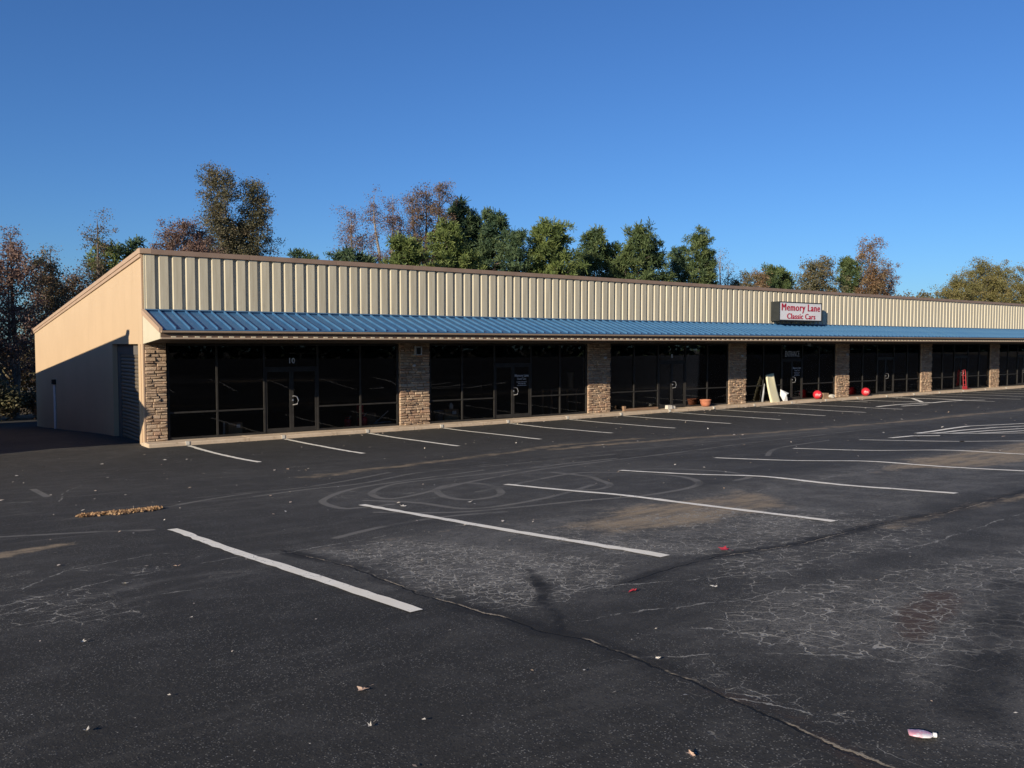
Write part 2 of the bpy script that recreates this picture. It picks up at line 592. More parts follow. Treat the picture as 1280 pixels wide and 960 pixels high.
def glass_mat():
    t = NT('tinted_glass')
    tr = t.n('BsdfTransparent')
    tr.inputs[0].default_value = (.72, .715, .70, 1)
    gl = t.n('BsdfGlossy')
    gl.inputs['Color'].default_value = (.92, .93, .95, 1)
    gl.inputs['Roughness'].default_value = .015
    fr = t.n('Fresnel')
    fr.inputs[0].default_value = 1.33
    mx = t.n('MixShader')
    t.t.links.new(fr.outputs[0], mx.inputs[0])
    t.t.links.new(tr.outputs[0], mx.inputs[1])
    t.t.links.new(gl.outputs[0], mx.inputs[2])
    t.t.links.new(mx.outputs[0], t.out.inputs[0])
    t.t.nodes.remove(t.b)
    return t.m


def line_paint():
    t = NT('line_paint')
    geo = t.n('NewGeometry').outputs['Position']
    n = t.noise(14, 5, .7, geo)
    n2 = t.noise(3, 4, .6, geo)
    c = t.mix(t.rng(n2, .3, .7), (.82, .75, .61), (.90, .84, .71))
    wear = t.math('MULTIPLY', t.rng(t.math('ADD', t.math('MULTIPLY', n, .7), t.math('MULTIPLY', n2, .4)), .61, .72), .6)
    c = t.mix(wear, c, (.22, .21, .195))
    ck = t.math('MULTIPLY', t.rng(t.voro(5, vec=t.vadd(geo, t.vadd(t.noise(5, 3, .6, geo, 'Color'), (.2, .2, .2), 'MULTIPLY'))), .02, .004), .8)
    c = t.mix(t.math('MULTIPLY', ck, t.rng(n2, .45, .6)), c, (.10, .095, .09))
    t.bump(t.noise(90, 2, .6, geo), .35, .004)
    return t.fin(c, .85, 0, .2)


M['concrete'] = concrete()
M['stone'] = stone_mat()
M['glass'] = glass_mat()
M['line'] = line_paint()


def leaf_mat(name, stops, trans=.25):
    t = NT(name)
    f = t.attr('tint')
    nd = t.n('ValToRGB')
    cr = nd.color_ramp
    cr.elements[0].color = (*stops[0], 1)
    cr.elements[1].color = (*stops[-1], 1)
    for i, c in enumerate(stops[1:-1]):
        e = cr.elements.new((i + 1) / (len(stops) - 1))
        e.color = (*c, 1)
    t.put(nd.inputs[0], f)
    t.fin(nd.outputs[0], .6, 0, .25)
    tl = t.n('BsdfTranslucent')
    t.put(tl.inputs[0], nd.outputs[0])
    mx = t.n('MixShader')
    mx.inputs[0].default_value = trans
    t.t.links.new(t.b.outputs[0], mx.inputs[1])
    t.t.links.new(tl.outputs[0], mx.inputs[2])
    t.t.links.new(mx.outputs[0], t.out.inputs[0])
    return t.m


M['lf_red'] = leaf_mat('russet_leaves', [(0.111, 0.059, 0.050), (0.175, 0.105, 0.082), (0.227, 0.149, 0.113), (0.137, 0.113, 0.082)])
M['lf_brown'] = leaf_mat('brown_leaves', [(0.109, 0.069, 0.049), (0.172, 0.110, 0.072), (0.230, 0.156, 0.101), (0.127, 0.116, 0.074)])
M['lf_olive'] = leaf_mat('olive_leaves', [(0.081, 0.083, 0.042), (0.127, 0.121, 0.061), (0.172, 0.143, 0.075), (0.196, 0.127, 0.068)])
M['lf_mix'] = leaf_mat('mixed_leaves', [(0.078, 0.077, 0.044), (0.121, 0.108, 0.061), (0.172, 0.127, 0.077), (0.167, 0.099, 0.068)])
M['lf_oak'] = leaf_mat('olive_oak_leaves', [(.080, .080, .042), (.115, .108, .058), (.145, .125, .070), (.150, .100, .064)])
M['lf_pine'] = leaf_mat('pine_needles', [(0.041, 0.068, 0.028), (0.068, 0.101, 0.039), (0.101, 0.135, 0.048), (0.135, 0.158, 0.056)], .15)
M['lf_dpine'] = leaf_mat('dark_pine_needles', [(0.029, 0.059, 0.033), (0.049, 0.083, 0.043), (0.075, 0.113, 0.050), (0.108, 0.141, 0.058)], .15)
M['lf_opine'] = leaf_mat('olive_pine_needles', [(0.066, 0.097, 0.031), (0.103, 0.140, 0.041), (0.145, 0.184, 0.051), (0.176, 0.200, 0.064)], .18)
M['lf_yellow'] = leaf_mat('yellow_olive_leaves', [(0.112, 0.106, 0.040), (0.168, 0.154, 0.054), (0.224, 0.192, 0.072), (0.207, 0.156, 0.070)])
M['lf_orange'] = leaf_mat('orange_leaves', [(0.152, 0.084, 0.050), (0.214, 0.126, 0.068), (0.257, 0.173, 0.090), (0.142, 0.121, 0.072)])
M['bark'] = simple('bark', (.10, .080, .062), (.17, .14, .115), 6, .95, bump=.6, bscale=14)
M['bark_pale'] = simple('pale_bark', (.20, .175, .15), (.28, .25, .22), 6, .95, bump=.5, bscale=14)
M['litter'] = leaf_mat('dry_leaves', [(.20, .10, .045), (.34, .20, .10), (.44, .29, .155), (.26, .13, .06)], .1)

# ------------------------------------------------------------------ ground sheets
gx = np.concatenate([np.arange(-500, -60, 20), np.arange(-60, 130, 5), np.arange(130, 501, 20)])
gy = np.concatenate([np.arange(-480, -110, 20), np.arange(-110, 60, 1.), np.arange(60, 500, 20)])
GX, GY = np.meshgrid(gx, gy)
inlot = (GX > -48) & (GX < 122) & (GY > -47.5) & (GY < 31.5)
GZ = g(GX, GY) - np.where(inlot, .5, .03)
idx = np.arange(GX.size).reshape(GX.shape)
Q = np.stack([idx[:-1, :-1], idx[:-1, 1:], idx[1:, 1:], idx[1:, :-1]], -1).reshape(-1, 4)
o = link('ground', np_mesh('ground', np.stack([GX, GY, GZ], -1).reshape(-1, 3), Q, M['soil'], smooth=True))
tag(o, kind='structure')

lx = np.concatenate([np.arange(-50, -7, 1.5), np.arange(-7, 6, .075), np.arange(6, 13, .12), np.arange(13, 36, .25), np.arange(36, 72, .6), np.arange(72, 124.1, 2.)])
ly = np.concatenate([np.arange(-48, -27, 1.), np.arange(-27, -13.5, .065), np.arange(-13.5, 2, .14), np.arange(2, 32.1, 1.)])
LX, LY = np.meshgrid(lx, ly)
X, Y = LX.ravel(), LY.ravel()
WX = X + (vnoise(X, Y, .7, 1) - .5) * .25
WY = Y + (vnoise(X, Y, .7, 2) - .5) * .25
seams = [[(-3.0, -19.45), (-2.87, -20.6), (-2.93, -21.9), (-2.9, -22.75), (-2.85, -23.06), (-2.88, -23.4), (-2.79, -23.72), (-2.82, -24.2), (-2.86, -24.66), (-2.92, -25.05), (-2.98, -25.36), (-3.03, -25.75), (-3.0, -27)],
         [(14, -22.5), (5.7, -22.67), (3.4, -22.8), (2.2, -22.7), (.7, -22.79), (-.26, -22.64), (-.92, -22.69), (-1.5, -22.8)]]
thin = [[(-5.6, -20.07), (-4.64, -19.6), (-3.42, -19.29), (-2.99, -19.45), (-1.96, -19.34), (-1.3, -19.1), (-.7, -19.35)],
        [(-2.9, -22.75), (-1.8, -22.75), (-.9, -23.2), (-.1, -23.5), (1.5, -23.6), (4, -23.4)],
        [(-2.6, -23.4), (-2.1, -23.45), (-1.4, -23.75), (-.8, -23.8)],
        [(-2.82, -24.2), (-2.3, -24.5), (-1.9, -24.9), (-1.7, -25.3)],
        [(-2.9, -24.9), (-2.76, -25.2), (-2.86, -25.6)],
        [(-5.6, -21.0), (-5.1, -20.9), (-4.6, -20.5), (-4.2, -20.55)],
        [(-5.3, -19.4), (-4.9, -18.8), (-4.1, -18.5), (-3.6, -18.6)],
        [(13.1, -19.62), (9.5, -19.4), (7, -19.7), (4, -19.95), (2.1, -20.1), (.7, -20.1)],
        [(20, -14), (12, -13.5), (8, -13.9), (4, -13.7)], [(-4.0, -12), (-3.7, -10.2), (-3.2, -9)], [(1, -9), (6, -8.6), (14, -8.9)]]
def crom(pts, n=7):
    P = [pts[0]] + list(pts) + [pts[-1]]
    out = []
    for i in range(1, len(P) - 2):
        p0, p1, p2, p3 = (np.array(P[i + k - 1]) for k in range(4))
        for k in range(n):
            u = k / n
            q = .5 * (2 * p1 + (p2 - p0) * u + (2 * p0 - 5 * p1 + 4 * p2 - p3) * u * u + (3 * p1 - p0 - 3 * p2 + p3) * u ** 3)
            out.append((float(q[0]), float(q[1])))
    return out + [tuple(pts[-1])]


tyres = [crom(p) for p in (
    [(3.4, -13.5), (.95, -14.09), (-.02, -14.51), (-.76, -15.28), (-1.03, -15.83), (-1.11, -16.63), (-.9, -16.76), (-.4, -16.8)],
    [(6.95, -13.65), (5.24, -13.74), (3.27, -14.16), (1.87, -14.22), (.98, -14.34), (.25, -14.95), (-.09, -15.56), (-.13, -16.15), (.32, -16.09), (1.18, -15.63), (2.3, -15.05), (4.09, -14.38), (6, -14.03), (8.98, -13.71), (12.5, -13.2), (20, -12.6)],
    [(.94, -15.77), (.58, -16.61), (.58, -17.3), (1.08, -17.28), (1.5, -16.81), (1.92, -15.84), (1.81, -15.27), (1.35, -15.36), (.94, -15.77)],
    [(1.2, -16.6), (2.17, -16.19), (4.17, -15.51), (4.79, -16.47), (4.69, -17.64), (4.09, -18.57), (3.55, -18.96), (2.81, -19.1), (2.2, -19.1), (1.37, -18.78), (.36, -18.48), (-.34, -18.21), (-.98, -17.42)],
    [(4.01, -14.99), (3.9, -16.1), (3.55, -16.86), (3.13, -17.57), (2.5, -17.93), (2.24, -17.57)],
    [(-.47, -16.03), (-.08, -16.91), (.02, -18.05), (.68, -18.23), (1.73, -17.99), (3, -17.3)],
    [(5.02, -15.81), (5.61, -16.29), (5.79, -17.5), (5.28, -18.56), (4.9, -18.9), (4.51, -18.97)],
    [(-2.28, -19.02), (-1.47, -18.68), (-.54, -18.53), (.18, -18.74)],
    [(-1.43, -14.02), (-.53, -13.84), (.56, -13.77), (2.48, -12.75), (4.63, -12.83), (7.73, -12.82)],
    [(-5.6, -15.4), (-5.15, -15.66), (-4.65, -15.95), (-4.15, -16.24), (-3.66, -16.65)], [(-4.04, -8.87), (-4.03, -10.79)], [(-4.9, -11.1), (-4.38, -11.42)],
    [(-2.99, -14.34), (-2.27, -13.86), (-1.34, -13.48), (-.03, -13.37), (2, -12.2)], [(6, -12.2), (12, -12.0), (18, -11.9)], [(9, -16.2), (11, -15.0), (14, -14.4)])]
allig = np.maximum.reduce([
    poly_in(WX, WY, [(-2.75, -19.7), (-1.75, -19.7), (-1.35, -21.1), (-1.0, -22.3), (-2.3, -22.9), (-2.85, -22.75), (-2.9, -21.5)], .9),
    1.15 * poly_in(WX, WY, [(-2.05, -24.0), (-1.0, -23.75), (.5, -24.2), (2.4, -24.3), (2.2, -24.9), (-.9, -25.35), (-1.5, -25.2), (-2.1, -24.75)], .7),
    .44 * poly_in(WX, WY, [(-5.9, -18.2), (-3.4, -18.4), (-3.2, -20.4), (-4.6, -21.6), (-6, -21.2)], 1.2),
    .55 * poly_in(WX, WY, [(-2.95, -24.35), (-2.6, -24.5), (-2.55, -25.5), (-3.0, -25.4)], .4),
    .54 * poly_in(WX, WY, [(-1.0, -20), (2.5, -20), (3.6, -22.4), (1.6, -23.9), (-1.7, -23.9), (-.9, -22.6)], 1.2)])
allig = allig * 1.0
dirt = np.maximum.reduce([
    poly_in(WX, WY, [(-.3, -20.3), (1, -19.75), (2.2, -19.8), (3.6, -19.9), (2.9, -21.2), (.7, -21.5), (-.1, -21.0)], 1.1),
    .85 * poly_in(WX, WY, [(6.8, -19.9), (9, -19.2), (15, -19.0), (18, -19.3), (13, -21.0), (9, -21.0)], .9),
    .75 * poly_in(WX, WY, [(1.8, -22.65), (5.6, -22.55), (9, -22.4), (9, -22.95), (2.0, -23.0)], .5),
    .45 * np.clip(1 - pdist(WX, WY, [[(-2.9, -19.6), (-.7, -19.5), (4, -19.6)]]) / .5, 0, 1),
    .62 * np.clip(1.25 - pdist(WX, WY, [[(.5, -11.6), (3.4, -10.9), (6.7, -10.0), (9.1, -9.2), (12, -9.25)]]) / .55, 0, 1),
    .70 * np.clip(1.25 - pdist(WX, WY, [[(12, -9.25), (13.5, -10.9), (15.2, -12.6)]]) / .45, 0, 1) * 0,
    .66 * np.clip(1.25 - pdist(WX, WY, [[(8, -10.2), (12, -10.4), (16, -10.9), (21.6, -11.3), (27.8, -11.2), (33, -11.1), (45, -9.5), (70, -9)]]) / .60, 0, 1),
    .8 * np.clip(1.2 - pdist(WX, WY, [[(-6.2, -17.5), (-5.3, -17.25), (-4.7, -17.0)]]) / .3, 0, 1),
    .5 * np.clip(1.2 - (Y < -.2) * np.hypot(0 * X, Y + .65) / .5 - (Y >= -.2) * 9, 0, 1) * (X > 0)])
fine_w = poly_in(WX, WY, [(-3.2, -19.2), (-.5, -19.2), (2.8, -19.6), (2.8, -22.6), (-1.0, -23.2), (-3.2, -22.9)], .8)
allig = np.maximum(allig, .30 * (vnoise(X, Y, 2.6, 21) > .3) * np.clip((vnoise(X, Y, 2.6, 21) - .45) * 3, 0, 1) * (Y < -8))
dust = np.maximum.reduce([
    .9 * poly_in(WX, WY, [(-3.0, -19.5), (-.6, -19.3), (3.5, -19.3), (9, -19.0), (16, -18.6), (16, -21.5), (8, -22.2), (1, -22.6), (-1.4, -22.8), (-2.5, -22.9), (-2.9, -21.5)], 1.0),
    .75 * poly_in(WX, WY, [(-2.4, -24.1), (-1.2, -23.7), (.4, -23.9), (2.6, -23.6), (7, -22.9), (7, -24.5), (2, -25.2), (-.9, -26.2), (-2.75, -26.0), (-2.0, -25.0)], .7),
    .55 * poly_in(WX, WY, [(-.6, -22.9), (2, -22.9), (9, -22.7), (9, -24), (1, -23.8), (-.8, -23.6)], .7),
    .55 * np.clip(1.2 - pdist(WX, WY, [[(-5.4, -20.4), (-4.68, -20.1), (-4.16, -19.96), (-3.6, -20.09)], [(-5.1, -20.69), (-4.2, -20.39), (-3.62, -20.23)]]) / .07, 0, 1),
    .45 * np.clip(1.3 - np.abs(WY + 11.6) / 1.1, 0, 1) * (X > 6) * np.clip((X - 6) / 6, 0, 1),
    .35 * poly_in(WX, WY, [(-.9, -14.2), (6, -13), (7, -17), (3, -19), (-.6, -18.4), (-1.2, -16.5)], 1.2)])
drive = np.clip(1 - np.abs(Y + 13.5) / 5.5, 0, 1) * .75 + .25
fresh = np.clip(.9 * np.clip((-21.9 - WY) / .5, 0, 1) * np.where(X < -1.8, 1., .7) + .65 * np.clip((WX + 3.2) / -.6, 0, 1) * np.clip((-20 - WY) / 2, 0, 1) + .35 * (vnoise(X, Y, 6., 9) - .3) + .45 * np.clip((Y + 9) / 3, 0, 1), 0, 1)
fresh = fresh * np.clip(1.15 - allig, 0, 1) * (1 - .8 * dust)
stain = np.maximum.reduce([.95 * poly_in(WX, WY, [(-1.55, -24.85), (-1.0, -24.55), (-.2, -24.45), (.05, -24.65), (-.7, -24.95), (-1.4, -25.0)], .35), .6 * np.clip(1.1 - pdist(WX, WY, [seams[0][8:]]) / .16, 0, 1), .35 * poly_in(WX, WY, [(.5, -17.8), (3.5, -17.6), (4.4, -19), (.6, -19.2)], 1.5)])
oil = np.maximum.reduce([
    .72 * np.clip(1.45 - pdist(X, Y, [[(-2.2, -25.72), (-1.7, -25.53), (-1.05, -25.31), (-.3, -25.05), (.4, -24.8)]]) / .16, 0, 1),  # soft-edged shadow painted into the asphalt; the entries below are the tar smear
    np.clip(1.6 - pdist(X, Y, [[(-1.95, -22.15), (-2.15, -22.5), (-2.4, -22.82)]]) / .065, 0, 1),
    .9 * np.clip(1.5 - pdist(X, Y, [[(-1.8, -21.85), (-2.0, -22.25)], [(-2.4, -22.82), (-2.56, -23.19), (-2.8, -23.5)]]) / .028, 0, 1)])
idx = np.arange(X.size).reshape(LX.shape)
Q = np.stack([idx[:-1, :-1], idx[:-1, 1:], idx[1:, 1:], idx[1:, :-1]], -1).reshape(-1, 4)
LZ = g(X, Y) + (vnoise(X, Y, 1.7, 5) - .5) * .018
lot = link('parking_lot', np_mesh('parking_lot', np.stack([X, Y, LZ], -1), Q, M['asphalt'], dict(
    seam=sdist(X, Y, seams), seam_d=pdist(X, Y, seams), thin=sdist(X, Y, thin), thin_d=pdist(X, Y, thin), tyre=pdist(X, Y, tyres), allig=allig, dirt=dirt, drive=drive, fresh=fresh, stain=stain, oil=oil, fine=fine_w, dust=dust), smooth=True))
tag(lot, kind='structure')


def lotz(x, y):
    x = np.asarray(x, float)
    y = np.asarray(y, float)
    return g(x, y) + (vnoise(x, y, 1.7, 5) - .5) * .018


def strip(pts, width, lift=.007, seed=0, jag=.006):
    """painted strip following the lot surface"""
    rs = np.random.RandomState(seed)
    P = []
    for (ax, ay), (bx, by) in zip(pts[:-1], pts[1:]):
        n = max(2, int(math.hypot(bx - ax, by - ay) / .16))
        for k in range(n): P.append((ax + (bx - ax) * k / n, ay + (by - ay) * k / n))
    P.append(pts[-1])
    P = np.array(P)
    d = np.gradient(P, axis=0)
    d /= np.linalg.norm(d, axis=1, keepdims=True)
    nrm = np.stack([-d[:, 1], d[:, 0]], -1)
    cols = []
    for s in (-1, 0, 1):
        q = P + nrm * (s * (width / 2 + rs.randn(len(P), 1) * jag))
        cols.append(np.column_stack([q, lotz(q[:, 0], q[:, 1]) + lift]))
    m = MB()
    for k in range(len(P) - 1):
        for c in (0, 1):
            m.face(cols[c][k], cols[c][k + 1], cols[c + 1][k + 1], cols[c + 1][k])
    return m


near = [[(-3.44, -16.85), (-3.36, -19.5), (-3.21, -22.42)], [(-.75, -16.52), (-.72, -19.34), (-.61, -22.32)], [(2.12, -16.1), (2.16, -18.6), (2.02, -22.3)],
        [(4.98, -15.85), (5.12, -19.0), (4.98, -22.15)], [(8.0, -15.6), (8.25, -18.8), (8.32, -21.6)], [(11.05, -15.4), (11.25, -18.0), (11.3, -21.3)],
        [(14.5, -15.0), (14.6, -18.0), (14.7, -21.2)]]
ln = 0
for pts in near:
    ln += 1
    strip(pts, .118, seed=ln, jag=.007).build('painted_line', M['line'], lot)
for k in range(20):
    ln += 1
    x0 = 1.08 + 3.06 * k
    if k in (11, 12):
        continue
    strip([(x0, -.82), (x0 + .04, -3.5), (x0 + (.12 if k < 1 else -.06), -6.75)], .135, seed=ln).build('painted_line', M['line'], lot)
# accessible bays by the far columns and the hatched island at the right
hat = [[(32.6, -4.9), (35.0, -4.75), (37.5, -5.05), (41.0, -5.1), (41.8, -5.8)], [(37.3, -1.0), (37.3, -2.5), (37.57, -5.0)], [(35.75, -1.0), (35.97, -2.4)], [(33.8, -5.5), (35.9, -5.7)], [(41.0, -1.0), (41.0, -5.0)], [(37.5, -4.6), (40.9, -2.2)],
       [(17.46, -14.98), (19.6, -14.7), (21.5, -14.5), (23.3, -15.4), (26, -16.8)], [(17.35, -15.04), (17.76, -16.3), (18.2, -17.6), (18.5, -21)], [(17.57, -15.36), (19.3, -15.3), (21.0, -15.55), (22.5, -16.4)],
       [(17.72, -15.85), (19.3, -16.1), (20.5, -16.57), (22, -17.3)], [(17.9, -16.52), (19.3, -17.07), (21.2, -18.0)], [(18.15, -17.4), (20, -18.4)], [(15.42, -15.34), (16.3, -15.48), (16.55, -16.1)]]
for pts in hat:
    ln += 1
    strip(pts, .19, seed=ln, lift=.007 + .003 * (ln % 3)).build('painted_line', M['line'], lot)

# ------------------------------------------------------------------ sidewalk (core + slabs)
XE = 74.5
m = MB()
m.box(-.05, XE, -.66, .3, -.5, -.03)
walk = m.build('sidewalk', M['concrete'])
tag(walk, kind='structure')
sx = -.05
slab_me = None
while sx < XE:
    L = 3.05
    m = MB()
    a, b = sx + .008, min(sx + L - .008, XE)
    ch = .018
    dz = rnd.uniform(-.006, .006)
    f0, f1 = -.69 + rnd.uniform(-.008, .008), .06
    r0 = [(a, f1, -.05), (a, f0, -.13), (a, f0, dz - ch), (a, f0 + ch, dz), (a, f1, dz)]
    r1 = [(b, p[1], p[2]) for p in r0]
    m.prism(r0[::-1], r1[::-1])
    m.build('slab', M['concrete'], walk)
    sx += L
for k in range(20):
    x0 = 1.08 + 3.06 * k
    m = MB()
    m.box(x0 - .055, x0 + .05, -.712, -.63, -.10, .010)
    m.build('kerb_mark', M['block'], walk)

# ------------------------------------------------------------------ the shop building
bld = thing('strip_mall', 'long single storey tan strip mall with ribbed parapet, blue metal canopy and stone columns', 'shop building')
ROOF0, ROOF1, DEP = 5.78, 3.70, 25.0


def topz(y): return ROOF0 + (ROOF1 - ROOF0) * y / DEP


# side wall with the shutter opening
m = MB()
DY0, DY1, DZ1 = .69, 4.6, 3.02


def wall_prism(m, y0, y1, zb0, zb1, zt0, zt1, x0=0., x1=.22):
    r0 = [(x0, y0, zb0), (x0, y1, zb1), (x0, y1, zt1), (x0, y0, zt0)]
    r1 = [(x1, p[1], p[2]) for p in r0]
    m.prism(r0, r1)


wall_prism(m, .02, DY0, -.4, -.4, DZ1, DZ1)
wall_prism(m, .02, DY1, DZ1, DZ1, topz(.02), topz(DY1))
wall_prism(m, DY1, DEP, -.6, -2.2, topz(DY1), topz(DEP))
m.build('side_wall', M['beige'], bld)
m = MB()
m.box(-.012, .03, .0, .045, -.3, 5.76)
m.box(-.014, .05, .30, .33, -.3, DZ1 - .004)
m.build('corner_trim', M['beige_trim'], bld)
# roll-up shutter
m = MB()
m.box(.16, .24, DY0 + .002, DY0 + .14, -.4, DZ1 - .002)
m.box(.16, .24, DY1 - .50, DY1 - .002, -.4, DZ1 - .002)
m.box(.15, .30, DY0 + .14, DY1 - .50, DZ1 - .35, DZ1 - .002)
rd = m.build('shutter_frame', M['dark_recess'], bld)
z = -.32
slat = None
while z < DZ1 - .38:
    if slat is None:
        m = MB()
        r0 = [(.20, DY0 + .14, 0), (.185, DY0 + .14, .02), (.175, DY0 + .14, .06), (.185, DY0 + .14, .10), (.20, DY0 + .14, .118), (.22, DY0 + .14, .118), (.22, DY0 + .14, 0)]
        m.prism(r0, [(p[0], DY1 - .50, p[2]) for p in r0])
        slat = m.mesh('slat', M['door_slat'])
    link('slat', slat, rd, (0, 0, z))
    z += .125
# downspout on the side wall
m = MB()
m.tube([(-.05, 17.95, -1.25), (-.05, 17.95, 1.1)], .055, 10)
dp = m.build('downspout', M['white'], bld, smooth=False)
m = MB()
m.box(-.16, -.002, 17.8, 18.1, 1.1, 1.32)
m.build('downspout_head', M['dark_metal'], dp)
# coping on the side wall and along the front
m = MB()
for (o0, h0, h1) in ((.07, .02, .16), (.045, -.10, .02)):
    r0 = [(-o0, -.10 if h0 > 0 else .02, topz(0) + h0), (.26, -.10 if h0 > 0 else .02, topz(0) + h0), (.26, -.10 if h0 > 0 else .02, topz(0) + h1), (-o0, -.10 if h0 > 0 else .02, topz(0) + h1)]
    r1 = [(p[0], DEP + .12, p[2] - topz(0) + topz(DEP + .1)) for p in r0]
    m.prism(r0[::-1], r1[::-1])
m.build('side_coping', M['beige_trim'], bld)
x = .262
cop = None
k = 0
while x < XE:
    L = 3.05
    if cop is None:
        m = MB()
        r0 = [(0, -.115, -.115), (0, -.09, -.125), (0, -.09, -.02), (0, .32, .02), (0, .32, .06), (0, -.115, .035)]
        m.prism(r0, [(L - .006, p[1], p[2]) for p in r0])
        cop = m.mesh('coping', M['brown_trim'])
    link('coping', cop, bld, (x, 0, ROOF0 + .105))
    x += L
    k += 1
m = MB()
m.box(-.0685, .262, -.117, .30, ROOF0 - .0, ROOF0 + .158)
m.build('coping_corner', M['beige_trim'], bld)
# backing wall above the canopy and ribbed sheets
m = MB()
m.box(.222, XE, .022, .2, 3.06, ROOF0 + .03)
m.build('parapet_wall', M['cream'], bld)
per, dep = .40, .065
prof = []
for k in range(3):
    x = k * per
    prof += [(x, 0), (x + .035, -dep), (x + .285, -dep), (x + .305, 0)]
prof.append((3 * per, 0))
m = MB()
for (xa, ya), (xb, yb) in zip(prof[:-1], prof[1:]):
    m.face((xa, ya, 4.0), (xb, yb, 4.0), (xb, yb, ROOF0), (xa, ya, ROOF0))
sheet = m.mesh('wall_sheet', M['panel'])
x = .075
k = 0
while x < XE - 1.2:
    o = link('wall_sheet', sheet, bld, (x, -.002 - .004 * (k % 2), 0))
    x += 3 * per
    k += 1
m = MB()
m.box(.046, .15, -.05, .019, 3.99, ROOF0 - .01)
m.build('end_trim', M['cream'], bld)

# blue canopy
CZ0, CZ1, CY = 4.03, 3.44, -2.06
sl = (CZ1 - CZ0) / (CY + .05)


def cz(y): return CZ0 + (y + .05) * sl


m = MB()
pw = .40
m.face((0, -.05, cz(-.05)), (0, CY, cz(CY)), (pw, CY, cz(CY)), (pw, -.05, cz(-.05)))
m.face((0, -.05, cz(-.05) - .025), (pw, -.05, cz(-.05) - .025), (pw, CY, cz(CY) - .025), (0, CY, cz(CY) - .025))
m.face((0, CY, cz(CY) - .025), (pw, CY, cz(CY) - .025), (pw, CY, cz(CY)), (0, CY, cz(CY)))
r0 = [(pw - .030, CY, cz(CY) + .001), (pw - .004, CY, cz(CY) + .001), (pw - .004, CY, cz(CY) + .068), (pw - .030, CY, cz(CY) + .068)]
m.prism(r0, [(p[0], -.052, p[2] - cz(CY) + cz(-.052)) for p in r0])
pan = m.mesh('roof_pan', M['blue'])
x = .06
while x < XE - .3:
    o = link('roof_pan', pan, bld, (x, 0, rnd.uniform(-.003, .003)))
    x += pw
m = MB()
r0 = [(.046, -.05, 3.985), (.046, -.13, cz(-.13) + .055), (.046, -.13, cz(-.13) + .075), (.046, -.066, 4.10), (.046, -.05, 4.10)]
m.prism(r0[::-1], [(XE, p[1], p[2]) for p in r0][::-1])
m.build('canopy_flashing', M['blue_trim'], bld)
# gutter, fascia, soffit
m = MB()
r0 = [(.02, CY - .02, 3.395), (.02, CY - .13, 3.40), (.02, CY - .13, 3.38), (.02, CY - .11, 3.345), (.02, CY - .02, 3.345)]
m.prism(r0, [(XE, p[1], p[2]) for p in r0])
m.build('gutter', M['gutter'], bld)
m = MB()
m.box(.02, XE, CY - .018, CY + .03, 3.215, 3.405)
m.build('fascia', M['fascia'], bld)
m = MB()
m.box(.018, XE, CY - .07, CY + .03, 3.165, 3.213)
m.build('soffit_trim', M['gutter'], bld)
m = MB()
x = .3
while x < XE:
    m.box(x, x + .13, CY - .055, CY - .0185, 3.2135, 3.243)
    x += .335
o = m.build('rib_end', M['end_cream'], bld)
tag(o, kind='stuff')
m = MB()
m.face((.02, CY + .03, 3.17), (.02, .2, 3.03), (XE, .2, 3.03), (XE, CY + .03, 3.17))
m.build('soffit', M['soffit'], bld)
# canopy end closure
m = MB()
r0 = [(.0, .0, 3.025), (.0, .0, cz(-.05) - .03), (.0, CY, cz(CY) - .03), (.0, CY, 3.17)]
m.prism(r0, [(.05, p[1] if p[1] < 0 else -.001, p[2]) for p in r0])
m.build('canopy_end', M['end_cream'], bld)
m = MB()
r0 = [(-.035, .0, cz(-.05) - .10), (-.035, .0, cz(-.05) + .06), (-.035, CY - .05, cz(CY - .05) + .055), (-.035, CY - .05, cz(CY - .05) - .075)]
m.prism(r0, [(.058, p[1] if p[1] < 0 else -.051, p[2]) for p in r0])
m.build('canopy_end_trim', M['beige_trim'], bld)

# roof, rear wall, interior
m = MB()
r0 = [(.22, .2, topz(.2) - .12), (.22, DEP, topz(DEP) - .12), (.22, DEP, topz(DEP) - .2), (.22, .2, topz(.2) - .2)]
m.prism(r0[::-1], [(XE, p[1], p[2]) for p in r0][::-1])
m.build('roof', M['roof'], bld)
m = MB()
m.box(.22, XE, DEP - .2, DEP - .002, -2.2, topz(DEP) - .21)
m.box(XE, XE + .2, .0, DEP, -2.2, 3.5)
m.build('rear_wall', M['beige'], bld)
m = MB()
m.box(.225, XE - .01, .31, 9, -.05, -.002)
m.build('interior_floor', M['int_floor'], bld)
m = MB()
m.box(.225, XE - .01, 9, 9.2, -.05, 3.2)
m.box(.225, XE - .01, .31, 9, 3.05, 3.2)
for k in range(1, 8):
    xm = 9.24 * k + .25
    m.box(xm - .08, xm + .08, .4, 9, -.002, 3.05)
m.build('interior_wall', M['interior'], bld)

